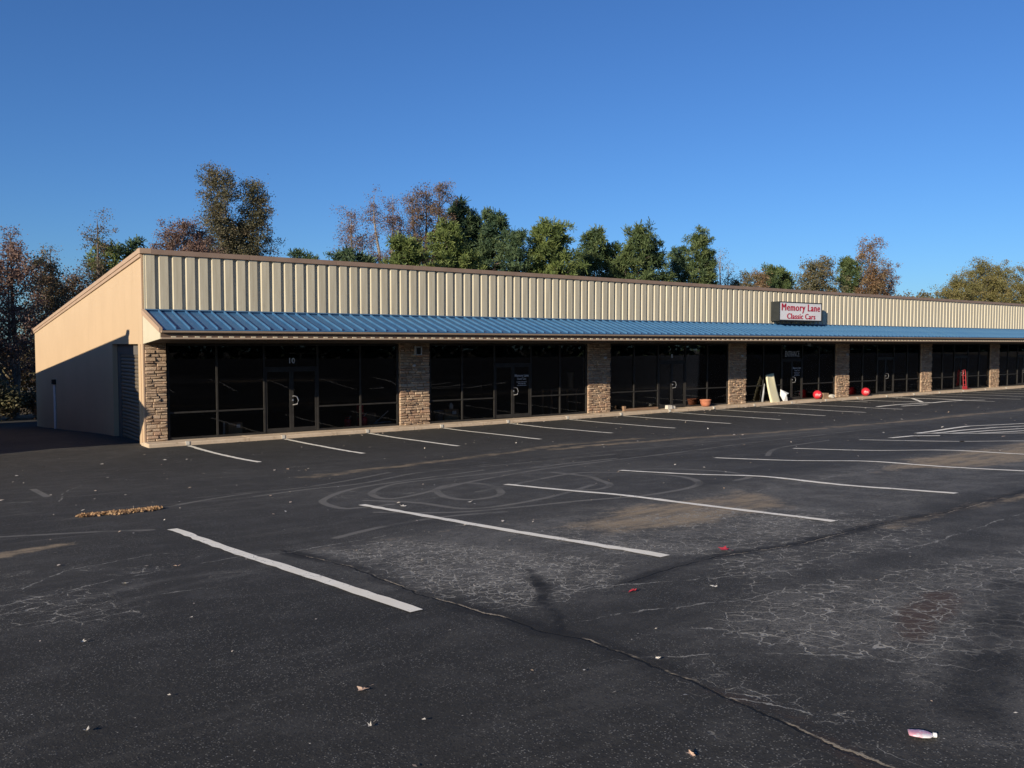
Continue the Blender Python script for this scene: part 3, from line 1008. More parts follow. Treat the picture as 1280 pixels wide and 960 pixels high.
# ---- stone columns
STV = []
for s in range(6):
    m = MB()
    q = random.Random(40 + s)
    j = lambda a: q.uniform(-a, a)
    back = [(-.5, .5, -.5), (.5, .5, -.5), (.5, .5, .5), (-.5, .5, .5)]
    mid = [(p[0] * .995, -.15 + j(.08), p[2] * .99) for p in back]
    fr = [(p[0] * (.90 + j(.06)), -.5 + j(.16), p[2] * (.74 + j(.1))) for p in back]
    i = m.vert(*(back + mid + fr))
    for a in (0, 4):
        for c in range(4):
            m.f.append((i + a + c, i + a + (c + 1) % 4, i + a + 4 + (c + 1) % 4, i + a + 4 + c))
    ctr = m.vert((j(.2), -.62 + j(.12), j(.12)))
    for c in range(4): m.f.append((i + 8 + c, i + 8 + (c + 1) % 4, ctr))
    STV.append(m)
STM = [mm.mesh('stone', M['stone']) for mm in STV]
for me in STM:
    a = me.attributes.new('tint', 'FLOAT', 'POINT')
colX = [(.045, .67), (8.88, 10.15), (18.12, 19.43), (27.49, 28.8), (36.72, 38.02), (45.98, 47.28), (55.25, 56.55), (64.5, 65.8)]
CH = 3.06
cols = []
for ci, (xa, xb) in enumerate(colX):
    m = MB()
    m.box(xa + .03, xb - .03, .035, .34, -.02, CH)
    col = m.build('stone_column', M['stone'], bld)
    cols.append(col)
    joined = MB()
    tints = []
    q = random.Random(90 + ci)
    z = 0.
    hs = []
    while z < CH - .04:
        h = min(q.choice((.06, .075, .085, .10, .125)) * q.uniform(.9, 1.1), CH - z)
        if CH - z - h < .05: h = CH - z
        hs.append((z, h))
        z += h
    for z, h in hs:
        x = xa
        spans = []
        while x < xb - .02:
            L = q.uniform(.14, .36)
            if xb - x - L < .12: L = xb - x
            spans.append((x, L))
            x += L
        for x, L in spans:
            d = q.uniform(.075, .135)
            v = q.randrange(6)
            loc = (x + L / 2, .04 - d / 2 + .04, z + h / 2)
            scl = (L - .008, d, h - .007)
            if ci < 2:
                o = link('stone', STM[v], col, loc)
                o.scale = scl
            else:
                b = len(joined.v)
                for p in STV[v].v: joined.vert((loc[0] + p[0] * scl[0], loc[1] + p[1] * scl[1], loc[2] + p[2] * scl[2]))
                for f in STV[v].f: joined.f.append(tuple(b + i for i in f))
                tints += [q.random()] * len(STV[v].v)
        if ci >= 1:      # return faces toward the sun side
            b = len(joined.v)
            d = q.uniform(-.01, .02)
            joined.box(xa - .005 - d, xa + .04, .085, .33, z + .004, z + h - .004)
            tints += [q.random()] * 8
    if joined.v:
        me = joined.mesh('stone_facing', M['stone'])
        a = me.attributes.new('tint', 'FLOAT', 'POINT')
        a.data.foreach_set('value', np.array(tints, np.float32))
        o = link('stone_facing', me, col)
        tag(o, kind='stuff')
# lamp and boxes on the columns
m = MB()
for (a, b, c, d) in ((9.46, 9.74, 2.60, 2.64), (9.46, 9.74, 2.89, 2.93), (9.46, 9.50, 2.64, 2.89), (9.70, 9.74, 2.64, 2.89)):
    m.box(a, b, -.16, -.04, c, d)
wl = m.build('wall_lamp', M['grey'], bld)
m = MB()
m.box(9.50, 9.70, -.12, -.04, 2.64, 2.89)
m.build('lamp_glass', M['sign_box'], wl)
m = MB()
m.lathe([(.0, -.12), (.05, -.11), (.06, -.03)], 10, (9.45, 0, 2.22), 'Y')
m.build('junction_box', M['grey'], bld)
for x in (19.05, 28.4, 37.7, 46.9):
    m = MB()
    m.lathe([(.0, -.14), (.05, -.13), (.07, -.04)], 10, (x, 0, 2.42), 'Y')
    m.build('junction_box', M['grey'], bld)

# ---- shop fronts
bars = [[.70, 2.23, 3.79, 4.74, 5.69, 7.31, 8.84]]
for k in range(1, 8):
    s = colX[k][1] + .03
    e = (colX[k + 1][0] - .02) if k < 7 else XE - .05
    off = [0, 1.48, 3.02, 3.94, 4.86, 6.42]
    bars.append([s] + [s + v * (e - s) / 7.93 for v in off[1:]] + [e])
FY0, FY1, GH = .05, .15, 3.02
HD, RL = 2.17, .83
lug_decals = {0: '10', 2: '8'}
for bi, bx in enumerate(bars):
    fm = MB()
    bw = .055
    for i, x in enumerate(bx):
        if i == 3: continue
        x0, x1 = (x, x + bw) if i == 0 else ((x - bw, x) if i == 6 else (x - bw / 2, x + bw / 2))
        fm.box(x0, x1, FY0, FY1, .0, GH)
    segs = [(bx[0] + bw, bx[1] - bw / 2, 0), (bx[1] + bw / 2, bx[2] - bw / 2, 0), (bx[2] + bw / 2, bx[4] - bw / 2, 1), (bx[4] + bw / 2, bx[5] - bw / 2, 0), (bx[5] + bw / 2, bx[6] - bw, 0)]
    panes = []
    for a, b, dr in segs:
        fm.box(a, b, FY0 + .003, FY1 - .003, GH - .06, GH)
        if dr:
            fm.box(a, b, FY0 + .003, FY1 - .003, HD, HD + .07)
            panes.append((a, b, HD + .07, GH - .06))
        else:
            fm.box(a, b, FY0 + .003, FY1 - .003, .0, .07)
            fm.box(a, b, FY0 + .003, FY1 - .003, RL, RL + .05)
            panes.append((a, b, .07, RL))
            panes.append((a, b, RL + .05, GH - .06))
    sf = fm.build('storefront', M['dark_metal'], bld)
    for a, b, c, d in panes:
        m = MB()
        m.box(a + .001, b - .001, .097, .105, c + .001, d - .001)
        m.build('pane', M['glass'], sf)
    # double door
    a, b = segs[2][0] + .004, segs[2][1] - .004
    mid = (a + b) / 2
    for (p, q_, hs) in ((a, mid - .003, 1), (mid + .003, b, -1)):
        dm = MB()
        dm.box(p, p + .07, .07, .12, .012, HD - .006)
        dm.box(q_ - .07, q_, .07, .12, .012, HD - .006)
        dm.box(p + .07, q_ - .07, .072, .118, .012, .17)
        dm.box(p + .07, q_ - .07, .072, .118, HD - .09, HD - .006)
        door = dm.build('door', M['dark_metal'], bld)
        m = MB()
        m.box(p + .071, q_ - .071, .092, .099, .171, HD - .091)
        m.build('pane', M['glass'], door)
        if hs == -1:
            hx = p + .10
            m = MB()
            m.tube([(p + .035, .07, 1.24), (hx - .03, -.0, 1.25), (hx + .05, -.02, 1.22), (hx + .10, -.02, 1.10), (hx + .06, -.02, .97), (p + .035, .07, .94)], .016, 6)
            m.build('pull_handle', M['steel'], door)
            m = MB()
            m.lathe([(0, .045), (.028, .05), (.03, .07)], 10, (p + .035, 0, 1.10), 'Y')
            m.build('lock', M['steel'], door)
    if bi in lug_decals:
        o = link('number', text_mesh('number', lug_decals[bi], .25, M['decal'], .002, .004), bld, (mid + .02, .092, HD + .20))
    if bi == 3:
        link('lettering', text_mesh('lettering', 'ENTRANCE', .44, M['decal'], .002, .0, 1.0, .56), bld, (mid + .03, .092, HD + .17))
        m = MB()
        m.box(mid + .32, mid + 1.02, -.5, -.48, 2.92, 3.07)
        pl = m.build('address_plate', M['sign_box'], bld)
        link('number', text_mesh('number', '1200', .15, M['decal'], .002, .002), pl, (mid + .67, -.503, 2.945))
    if bi in (1, 3):
        cx = mid + .46
        link('lettering', text_mesh('lettering', 'Memory Lane', .15, M['decal'], .001, .002, 1, .85), bld, (cx, .090, 1.68))
        link('lettering', text_mesh('lettering', 'Classic Cars', .11, M['decal'], .001, .001, 1, .85), bld, (cx, .090, 1.56))
        for zz, wd in ((1.45, .5), (1.38, .36), (1.31, .46)):
            m = MB()
            q = random.Random(int(zz * 100))
            xx = cx - wd / 2
            while xx < cx + wd / 2:
                L = q.uniform(.012, .03)
                m.box(xx, xx + L, .0895, .0915, zz, zz + q.choice((.025, .035)))
                xx += L + .012
            o = m.build('small_print', M['decal'], bld)

# ------------------------------------------------------------------ roadside sign on the parapet
sg = thing('shop_sign', 'grey cabinet sign with red lettering on a pale face, fixed to the ribbed parapet', 'sign', (30.66, -.06, 4.22))
m = MB()
SWX, SHZ, SDY = 3.72, 1.0, -.50
m.box(0, SWX, SDY, -.0, 0, SHZ)
for a, b, c, d in ((0, SWX, 0, .06), (0, SWX, SHZ - .045, SHZ), (0, .05, .06, SHZ - .045), (SWX - .05, SWX, .06, SHZ - .045)):
    m.box(a, b, SDY - .035, SDY - .001, c, d)
m.build('cabinet', M['sign_box'], sg)
m = MB()
m.box(.052, SWX - .052, SDY - .02, SDY - .003, .062, SHZ - .047)
m.build('face', M['sign_face'], sg)


def sign_line(txt, x0, x1, z0, z1):
    me = text_mesh('lettering', txt, 1.0, M['sign_red'], .008, .0, 1.12)
    n = len(me.vertices)
    co = np.empty(n * 3, np.float32)
    me.vertices.foreach_get('co', co)
    co = co.reshape(-1, 3)
    lo, hi = co.min(0), co.max(0)
    co[:, 0] = x0 + (co[:, 0] - lo[0]) / (hi[0] - lo[0]) * (x1 - x0)
    co[:, 2] = z0 + (co[:, 2] - lo[2]) / (hi[2] - lo[2]) * (z1 - z0)
    co[:, 1] *= .5
    me.vertices.foreach_set('co', co.ravel())
    me.update()
    b = bmesh.new()
    for k, dx in enumerate((-.018, .0, .018)):           # heavy strokes
        c = me.copy()
        c.transform(Matrix.Translation((dx, -.0015 * k, .004 * (k - 1))))
        b.from_mesh(c)
        bpy.data.meshes.remove(c)
    b.to_mesh(me)
    b.free()
    link('lettering', me, sg, (0, SDY - .0235, 0))


sign_line('Memory Lane', .22, SWX - .18, .42, .90)
sign_line('Classic Cars', .68, SWX - .60, .115, .40)

# ------------------------------------------------------------------ neighbouring building (left, outside the frame; shades the alley)
nb = thing('metal_building', 'dark walled shop building across the side alley, its roof sloping to the rear', 'shop building', (-6.15, -.45, -.15))
m = MB()
NT0, NT1 = 5.72, 3.62
r0 = [(0, 0, -.3), (0, DEP, -2.2), (0, DEP, NT1), (0, 0, NT0)]
m.prism([(-30, p[1], p[2]) for p in r0], r0)
m.build('wall', M['dark_wall'], nb)
m = MB()
r0 = [(0, -.001, 3.02), (0, -2.05, 3.16), (0, -2.05, 3.42), (0, -.001, 4.0)]
m.prism([(-30, p[1], p[2]) for p in r0], r0)
m.build('canopy', M['blue'], nb)
m = MB()
m.box(-30.05, .07, -.1, .3, NT0 - .02, NT0 + .1)
m.build('coping', M['brown_trim'], nb)
m = MB()
for k in range(4): m.box(-.66 - 9.2 * k, -.02 - 9.2 * k, -.06, -.002, -.1, 3.0)
m.build('column', M['stone'], nb)

# ------------------------------------------------------------------ things at the shop front
# leaning cream foam roll
t = thing('foam_slab', 'tall cream foam slab leaning on the entrance bay, its foot on the sidewalk', 'foam board', (30.72, -.42, .004), rz=R(4))
m = MB()
rings = []
for k in range(9):
    u = k / 8
    yb = .40 * u ** 1.0 + .0
    wob = .05 * math.sin(u * 4)
    hw = .42 - .10 * u
    sh = -.05 + .02 * u - .05 * math.sin(u * 3.0)
    z = 1.42 * u
    ring = []
    for a in range(14):
        an = 2 * math.pi * a / 14
        ring.append((sh + hw * math.copysign(abs(math.cos(an)) ** .6, math.cos(an)), yb + .075 * math.copysign(abs(math.sin(an)) ** .6, math.sin(an)) - .05 * math.cos(an * 2) * u, z + .03 * math.cos(an) * u * 2))
    rings.append(ring)
ids = [m.vert(*r_) for r_ in rings]
for a, b in zip(ids[:-1], ids[1:]):
    for c in range(14): m.f.append((a + c, a + (c + 1) % 14, b + (c + 1) % 14, b + c))
m.f.append(tuple(range(ids[-1], ids[-1] + 14)))
m.build('slab_body', M['foam'], t, smooth=True)
m = MB()
m.tube([(-.52, .46, .0), (-.45, .44, .5), (-.36, .46, .95)], [.06, .045, .02], 7)
tag(link('rolled_sheet', m.mesh('rolled_sheet', M['grey'], True), None, (30.72, -.42, .004)), 'thin grey rolled sheet propped behind the cream foam slab', 'rolled sheet')


def crumple(name, mat, c, sx, sy, sz, seed, label, cat, group=None):
    rs = np.random.RandomState(seed)
    m = MB()
    n, h = 14, 8
    ids = []
    for a in range(h + 1):
        th = math.pi * a / h
        ring = []
        for b in range(n):
            ph = 2 * math.pi * b / n
            k = 1 + rs.uniform(-.22, .22)
            ring.append((sx * k * math.sin(th) * math.cos(ph), sy * k * math.sin(th) * math.sin(ph), max(0, sz * (1 - math.cos(th)) * .5 * (1 + .25 * (k - 1)))))
        ids.append(m.vert(*ring))
    for a, b in zip(ids[:-1], ids[1:]):
        for q in range(n): m.f.append((a + q, a + (q + 1) % n, b + (q + 1) % n, b + q))
    return tag(m.build(name, mat, None, False, c), label, cat, group)


# white folded sheet: a kinked fan of panels standing on the walk
m = MB()
pts = [(-.30, .05, .62), (.30, -.02, .40), (-.02, .12, .22), (.26, .02, .0), (-.06, .05, .0), (-.26, .10, .30)]
pr = [(p[0], p[1] + .03, p[2]) for p in pts]
i = m.vert((-.02, -.10, .36), *pts)
j = m.vert((-.02, -.06, .36), *pr)
for k in range(1, 7):
    k2 = k % 6 + 1
    m.f.append((i, i + k, i + k2))
    m.f.append((j, j + k2, j + k))
    m.f.append((i + k, j + k, j + k2, i + k2))
tag(m.build('folded_sheet', M['bag_white'], None, False, (31.62, -.33, .012)), 'crumpled white sheet standing beside the foot of the cream foam slab', 'plastic sheet')


def red_ball(x, label):
    r = .24
    t = thing('red_ball', label, 'ball', (x, -.34, .012 + r), rz=R(-50))
    m = MB()
    m.lathe([(r * math.sin(math.pi * k / 14), -r * math.cos(math.pi * k / 14)) for k in range(15)], 28)
    m.build('ball', M['red'], t, smooth=True)
    m = MB()
    q = random.Random(int(x))
    for zz in (.02, -.05):
        xx = -.13
        while xx < .12:
            L = q.uniform(.035, .055)
            P = [Vector((xx, -1, zz - .015)), Vector((xx + L * .4, -1, zz + .03)), Vector((xx + L * .8, -1, zz - .015))]
            P = [(p.x, -math.sqrt(max(0, r * r - p.x ** 2 - p.z ** 2)) - .003, p.z) for p in P]
            m.tube(P, .007, 4)
            xx += L
    m.build('white_script', M['white'], t)
    return t


red_ball(34.48, 'large red ball with a white scribble standing beside a cardboard box at the entrance')
red_ball(39.2, 'large red ball with a white scribble standing right of the stone column past the entrance')


def carton(x, y, z, sx, sy, sz, rz, label, name='cardboard_box', flap=True):
    t = thing(name, label, 'box', (x, y, z), rz=rz)
    m = MB()
    m.box(-sx / 2, sx / 2, -sy / 2, sy / 2, 0, sz)
    m.build('carton', M['card'], t)
    m = MB()
    m.box(-sx / 2 - .004, sx / 2 + .004, -.03, .03, sz + .001, sz + .004)
    m.box(-.03, .03, -sy / 2 - .004, -sy / 2 - .001, sz * .6, sz)
    m.build('tape', M['wood'], t)
    if flap:
        m = MB()
        m.box(sx * .06, sx * .34, -sy / 2 - .006, -sy / 2 - .002, sz * .55, sz * .85)
        m.build('paper_label', M['bag_white'], t)
    return t


carton(35.1, -.27, .01, .62, .36, .30, R(6), 'brown cardboard box standing beside the large red ball at the entrance', flap=False)
crumple('plastic_bag', M['block'], (35.62, -.46, .01), .22, .15, .22, 5, 'pale crumpled bag in front of the cardboard box on the sidewalk', 'bag')
# planter
t = thing('planter', 'round terracotta planter bowl on the sidewalk by the fourth stone column', 'planter', (25.4, -.30, .012))
m = MB()
m.lathe([(0, 0), (.15, 0), (.20, .05), (.245, .16), (.255, .27), (.275, .285), (.275, .325), (.24, .325), (.23, .27), (.0, .27)], 24)
m.build('bowl', M['terracotta'], t, smooth=True)
m = MB()
m.lathe([(.0, .29), (.15, .285), (.225, .272)], 18)
m.build('soil', M['soil'], t)
# pale blocks at the third shop door
for i, (x, y, hh, lb) in enumerate(((22.72, -.42, .17, 'pale masonry block on the sidewalk before the door numbered 8, larger of the pair'), (23.0, -.36, .13, 'smaller pale masonry block beside the larger one before the door numbered 8'))):
    m = MB()
    q = random.Random(i)
    s = .15 - .02 * i
    r0 = [(-s, -.09, 0), (s, -.1, 0), (s * .97, .1, 0), (-s, .09, 0)]
    m.prism(r0[::1], [(p[0] * q.uniform(.86, .97), p[1] * q.uniform(.84, .97), hh + q.uniform(-.012, .012)) for p in r0])
    tag(m.build('masonry_block', M['block'], None, False, (x, y, .012)), lb, 'block')
# long board lying along the third front
t = thing('timber_board', 'long weathered brown timber lying on the sidewalk along the third shop front', 'timber', (21.2, -.12, .012), rz=R(1))
m = MB()
m.box(-1.1, 1.1, -.06, .06, 0, .10)
m.build('beam', M['wood'], t)
m = MB()
m.box(-1.12, -1.0, -.065, .065, .10, .22)
m.build('end_block', M['wood'], t)

# hand truck in the sixth bay
t = thing('hand_truck', 'red hand truck standing upright at the dark door of the sixth shop front', 'hand truck', (51.35, -.20, .012), rz=R(-8))
m = MB()
for s in (-.14, .14):
    m.tube([(s, .05, .12), (s, .10, .9), (s * .9, .12, 1.18)], .022, 8)
m.tube([(-.126, .12, 1.18), (-.08, .13, 1.30), (.08, .13, 1.30), (.126, .12, 1.18)], .020, 8)
for zz in (.3, .6, .9): m.box(-.14, .14, .065 + zz * .04, .085 + zz * .04, zz - .022, zz + .022)
m.build('frame', M['dull_red'], t)
m = MB()
m.box(-.24, .24, -.22, .06, .0, .02)
m.box(-.24, .24, .035, .06, .02, .2)
m.build('toe_plate', M['dull_red'], t)
for s in (-.20, .20):
    m = MB()
    m.lathe([(.0, -.03), (.05, -.035), (.11, -.035), (.125, -.02), (.125, .02), (.11, .035), (.05, .035), (.0, .03)], 16, (s, .16, .125), 'X')
    m.build('wheel', M['rubber'], t, smooth=True)

# things just inside the glass
carton(2.96, .75, .0, .46, .4, .40, R(3), 'cardboard box with a white label inside the first window left of door 10')
m = MB()
m.box(-.03, .03, -.03, .03, 0, .42)
tag(m.build('wooden_post', M['block'], None, False, (2.6, .62, 0)), 'short pale stake beside the cardboard box behind the first shop window', 'stake')


def gas_can(x, y, label, s=1.):
    t = thing('fuel_can', label, 'fuel can', (x, y, 0), rz=R(rnd.uniform(-20, 20)))
    m = MB()
    m.lathe([(0, 0), (.15 * s, 0), (.165 * s, .03 * s), (.165 * s, .27 * s), (.14 * s, .31 * s), (.04 * s, .34 * s), (0, .34 * s)], 16)
    m.build('body', M['red'], t, smooth=True)
    m = MB()
    m.tube([(-.09 * s, 0, .31 * s), (-.06 * s, 0, .40 * s), (.06 * s, 0, .40 * s), (.09 * s, 0, .31 * s)], .016 * s, 6)
    m.build('handle', M['red'], t)
    m = MB()
    m.tube([(.05 * s, 0, .33 * s), (.15 * s, 0, .46 * s)], .018 * s, 6)
    m.build('spout', M['block'], t)


gas_can(7.62, .55, 'red fuel can on the floor behind the first shop front, near the stone column', 1.1)
gas_can(7.12, .75, 'smaller red fuel can behind the mullion right of door 10', .85)
# red drum stacked above on a shelf crate
t = thing('red_drum', 'red canister standing on a wooden crate behind the first shop front', 'canister', (7.72, .95, .47))
m = MB()
m.lathe([(0, 0), (.13, 0), (.135, .28), (.12, .32), (0, .32)], 16)
m.build('body', M['red'], t, smooth=True)
m = MB()
m.lathe([(.05, .32), (.05, .36), (0, .36)], 10)
m.build('cap', M['rubber'], t)


def crate(x, y, sx, sy, sz, label):
    t = thing('wooden_crate', label, 'crate', (x, y, 0))
    n = max(3, int(sz / .12))
    for k in range(n):
        m = MB()
        z0 = k * sz / n
        m.box(-sx / 2, sx / 2, -sy / 2, -sy / 2 + .02, z0 + .008, z0 + sz / n - .008)
        m.build('slat', M['wood'], t)
    m = MB()
    m.box(-sx / 2, sx / 2, -sy / 2 + .022, sy / 2, 0, sz)
    m.build('crate_body', M['wood'], t)


crate(7.9, .98, .8, .4, .46, 'low wooden crate carrying a red canister behind the first shop front')
t = thing('scissor_jack', 'grey angled metal jack lying behind the window left of the second stone column', 'jack', (8.35, .5, 0))
m = MB()
m.tube([(-.25, 0, .10), (.30, 0, .52)], .025, 6)
m.tube([(-.30, 0, .08), (.38, 0, .12)], .03, 6)
m.build('arm', M['grey'], t)
m = MB()
m.box(-.3, .4, -.08, .08, 0, .05)
m.build('base', M['dark_metal'], t)
t = thing('bucket', 'pale grey bucket inside the second shop window beside the stone column', 'bucket', (10.95, .65, 0))
m = MB()
m.lathe([(0, 0), (.14, 0), (.18, .40), (.19, .40), (.19, .42), (.165, .42), (.13, .03), (0, .03)], 18)
m.build('pail', M['grey'], t, smooth=True)
m = MB()
m.tube([(-.18, 0, .38), (-.12, -.15, .28), (.12, -.15, .28), (.18, 0, .38)], .008, 5)
m.build('handle', M['steel'], t)
carton(11.55, .9, 0, .62, .5, .44, R(-4), 'dark cardboard box with a white jug on top in the second shop window')
t = thing('white_jug', 'white plastic jug on a cardboard box in the second shop window', 'jug', (11.6, .8, .445))
m = MB()
m.lathe([(0, 0), (.09, 0), (.095, .14), (.05, .21), (.03, .24), (0, .24)], 14)
m.build('body', M['white'], t, smooth=True)
m = MB()
m.lathe([(.032, .24), (.032, .27), (0, .27)], 10)
m.build('cap', M['rubber'], t)
t = thing('paper_roll', 'brown paper roll standing on a table behind the second shop front', 'paper roll', (17.75, .75, 1.07))
m = MB()
m.lathe([(0, 0), (.13, 0), (.125, .35), (.14, .7), (.11, .7), (.09, .5), (0, .5)], 16)
m.build('roll', M['card'], t, smooth=True)
m = MB()
m.lathe([(0, .03), (.136, .03), (.136, .06), (0, .06)], 16)
m.build('band', M['wood'], t)
t = thing('table', 'brown table behind the second shop front carrying a paper roll', 'table', (17.3, .95, 0))
m = MB()
m.box(-.75, .75, -.35, .35, 1.0, 1.06)
m.build('tabletop', M['wood'], t)
for a in (-.7, .7):
    for b in (-.3, .3):
        m = MB()
        m.box(a - .03, a + .03, b - .03, b + .03, 0, 1.0)
        m.build('leg', M['wood'], t)


def shelf(x, y, wd, ht, label, seed):
    t = thing('shelf_rack', label, 'shelf', (x, y, 0))
    for a in (-wd / 2, wd / 2):
        for b in (-.2, .2):
            m = MB()
            m.box(a - .02, a + .02, b - .02, b + .02, 0, ht)
            m.build('upright', M['grey'], t)
    q = random.Random(seed)
    zz = .15
    while zz < ht:
        m = MB()
        m.box(-wd / 2 + .02, wd / 2 - .02, -.22, .22, zz, zz + .025)
        m.build('shelf_board', M['wood'], t)
        zz += .5
    return t


racks = [(33.2 + 2.2, 1.6, 1.5, 2.1, 'grey shelf rack inside the entrance bay, right of the doors', 1), (40.6, 1.3, 2.2, 2.2, 'wide grey shelf rack behind the fifth shop front', 2), (44.6, 1.4, 1.6, 2.0, 'narrow grey shelf rack at the right end of the fifth shop front', 3), (48.7, 1.3, 2.0, 1.6, 'low grey shelf rack at the left of the sixth shop front', 4), (58.2, 1.4, 2.2, 2.2, 'tall grey shelf rack past the seventh stone column', 5)]
cols_ = ['card', 'red', 'grey', 'white', 'wood', 'block']
for (x, y, wd, ht, lb, sd) in racks:
    shelf(x, y, wd, ht, lb, sd)
    q = random.Random(sd)
    zz = .176
    lev = 0
    short = ('entrance rack behind the glass', 'wide rack in the fifth shop front', 'narrow rack in the fifth shop front', 'low rack in the sixth shop front', 'tall rack past the seventh stone column')[sd - 1]
    while zz < ht - .1:
        mts = q.sample(cols_, 2 if wd < 1.8 else 3)
        for k, mt in enumerate(mts):
            bw_, bh = q.uniform(.24, .42), q.uniform(.16, .32)
            xx = x - wd / 2 + wd * (k + .5) / len(mts) + q.uniform(-.06, .06)
            nm = {'card': 'brown', 'red': 'red', 'grey': 'grey', 'white': 'white', 'wood': 'dark brown', 'block': 'cream'}[mt]
            m = MB()
            m.box(-bw_ / 2, bw_ / 2, -.14, .14, 0, bh)
            m.box(-bw_ / 2 - .006, bw_ / 2 + .006, -.146, .146, bh, bh + .03)
            o = m.build('storage_box', M[mt], None, False, (xx, y, zz + .001))
            tag(o, '%s box, %s shelf of the %s' % (nm, ('bottom', 'second', 'third', 'fourth', 'fifth')[lev], short), 'box', 'storage boxes on the shop racks')
        zz += .5
        lev += 1


# ------------------------------------------------------------------ trees
def leaf_cloud(rs, centres, sig, per, size, long=1.5, up=.3):
    n = len(centres) * per
    c = np.repeat(centres, per, 0)
    s = np.repeat(np.broadcast_to(sig, (len(centres),)), per)[:, None]
    p = c + rs.randn(n, 3) * s * np.array([1, 1, .85])
    a = rs.randn(n, 3)
    a /= np.linalg.norm(a, axis=1, keepdims=True)
    nn = rs.randn(n, 3) + np.array([0, 0, up])
    b = np.cross(a, nn)
    b /= np.linalg.norm(b, axis=1, keepdims=True) + 1e-9
    sz = size * rs.uniform(.6, 1.35, (n, 1))
    v = np.stack([p - a * sz * long * .5, p + b * sz * .45, p + a * sz * long * .5, p - b * sz * .45], 1)
    tint = np.clip(np.repeat(rs.rand(len(centres)), per) * .6 + rs.rand(n) * .4, 0, 1)
    return v.reshape(-1, 3), np.repeat(tint, 4)


def needle_cloud(rs, centres, rad, per, wd=.07):
    n = len(centres) * per
    c = np.repeat(centres, per, 0)
    r = np.repeat(np.broadcast_to(rad, (len(centres),)), per)[:, None]
    d = rs.randn(n, 3) + np.array([0, 0, .45])
    d /= np.linalg.norm(d, axis=1, keepdims=True)
    st = c + d * r * rs.uniform(0, .45, (n, 1)) + rs.randn(n, 3) * r * .22
    L = r * rs.uniform(.5, .95, (n, 1))
    e = st + d * L
    b = np.cross(d, rs.randn(n, 3))
    b /= np.linalg.norm(b, axis=1, keepdims=True) + 1e-9
    w_ = wd * rs.uniform(.7, 1.3, (n, 1))
    v = np.stack([st - b * w_ * .4, st + b * w_ * .4, e + b * w_ * .6, e - b * w_ * .6], 1)
    tint = np.clip(np.repeat(rs.rand(len(centres)), per) * .65 + rs.rand(n) * .35, 0, 1)
    return v.reshape(-1, 3), np.repeat(tint, 4)


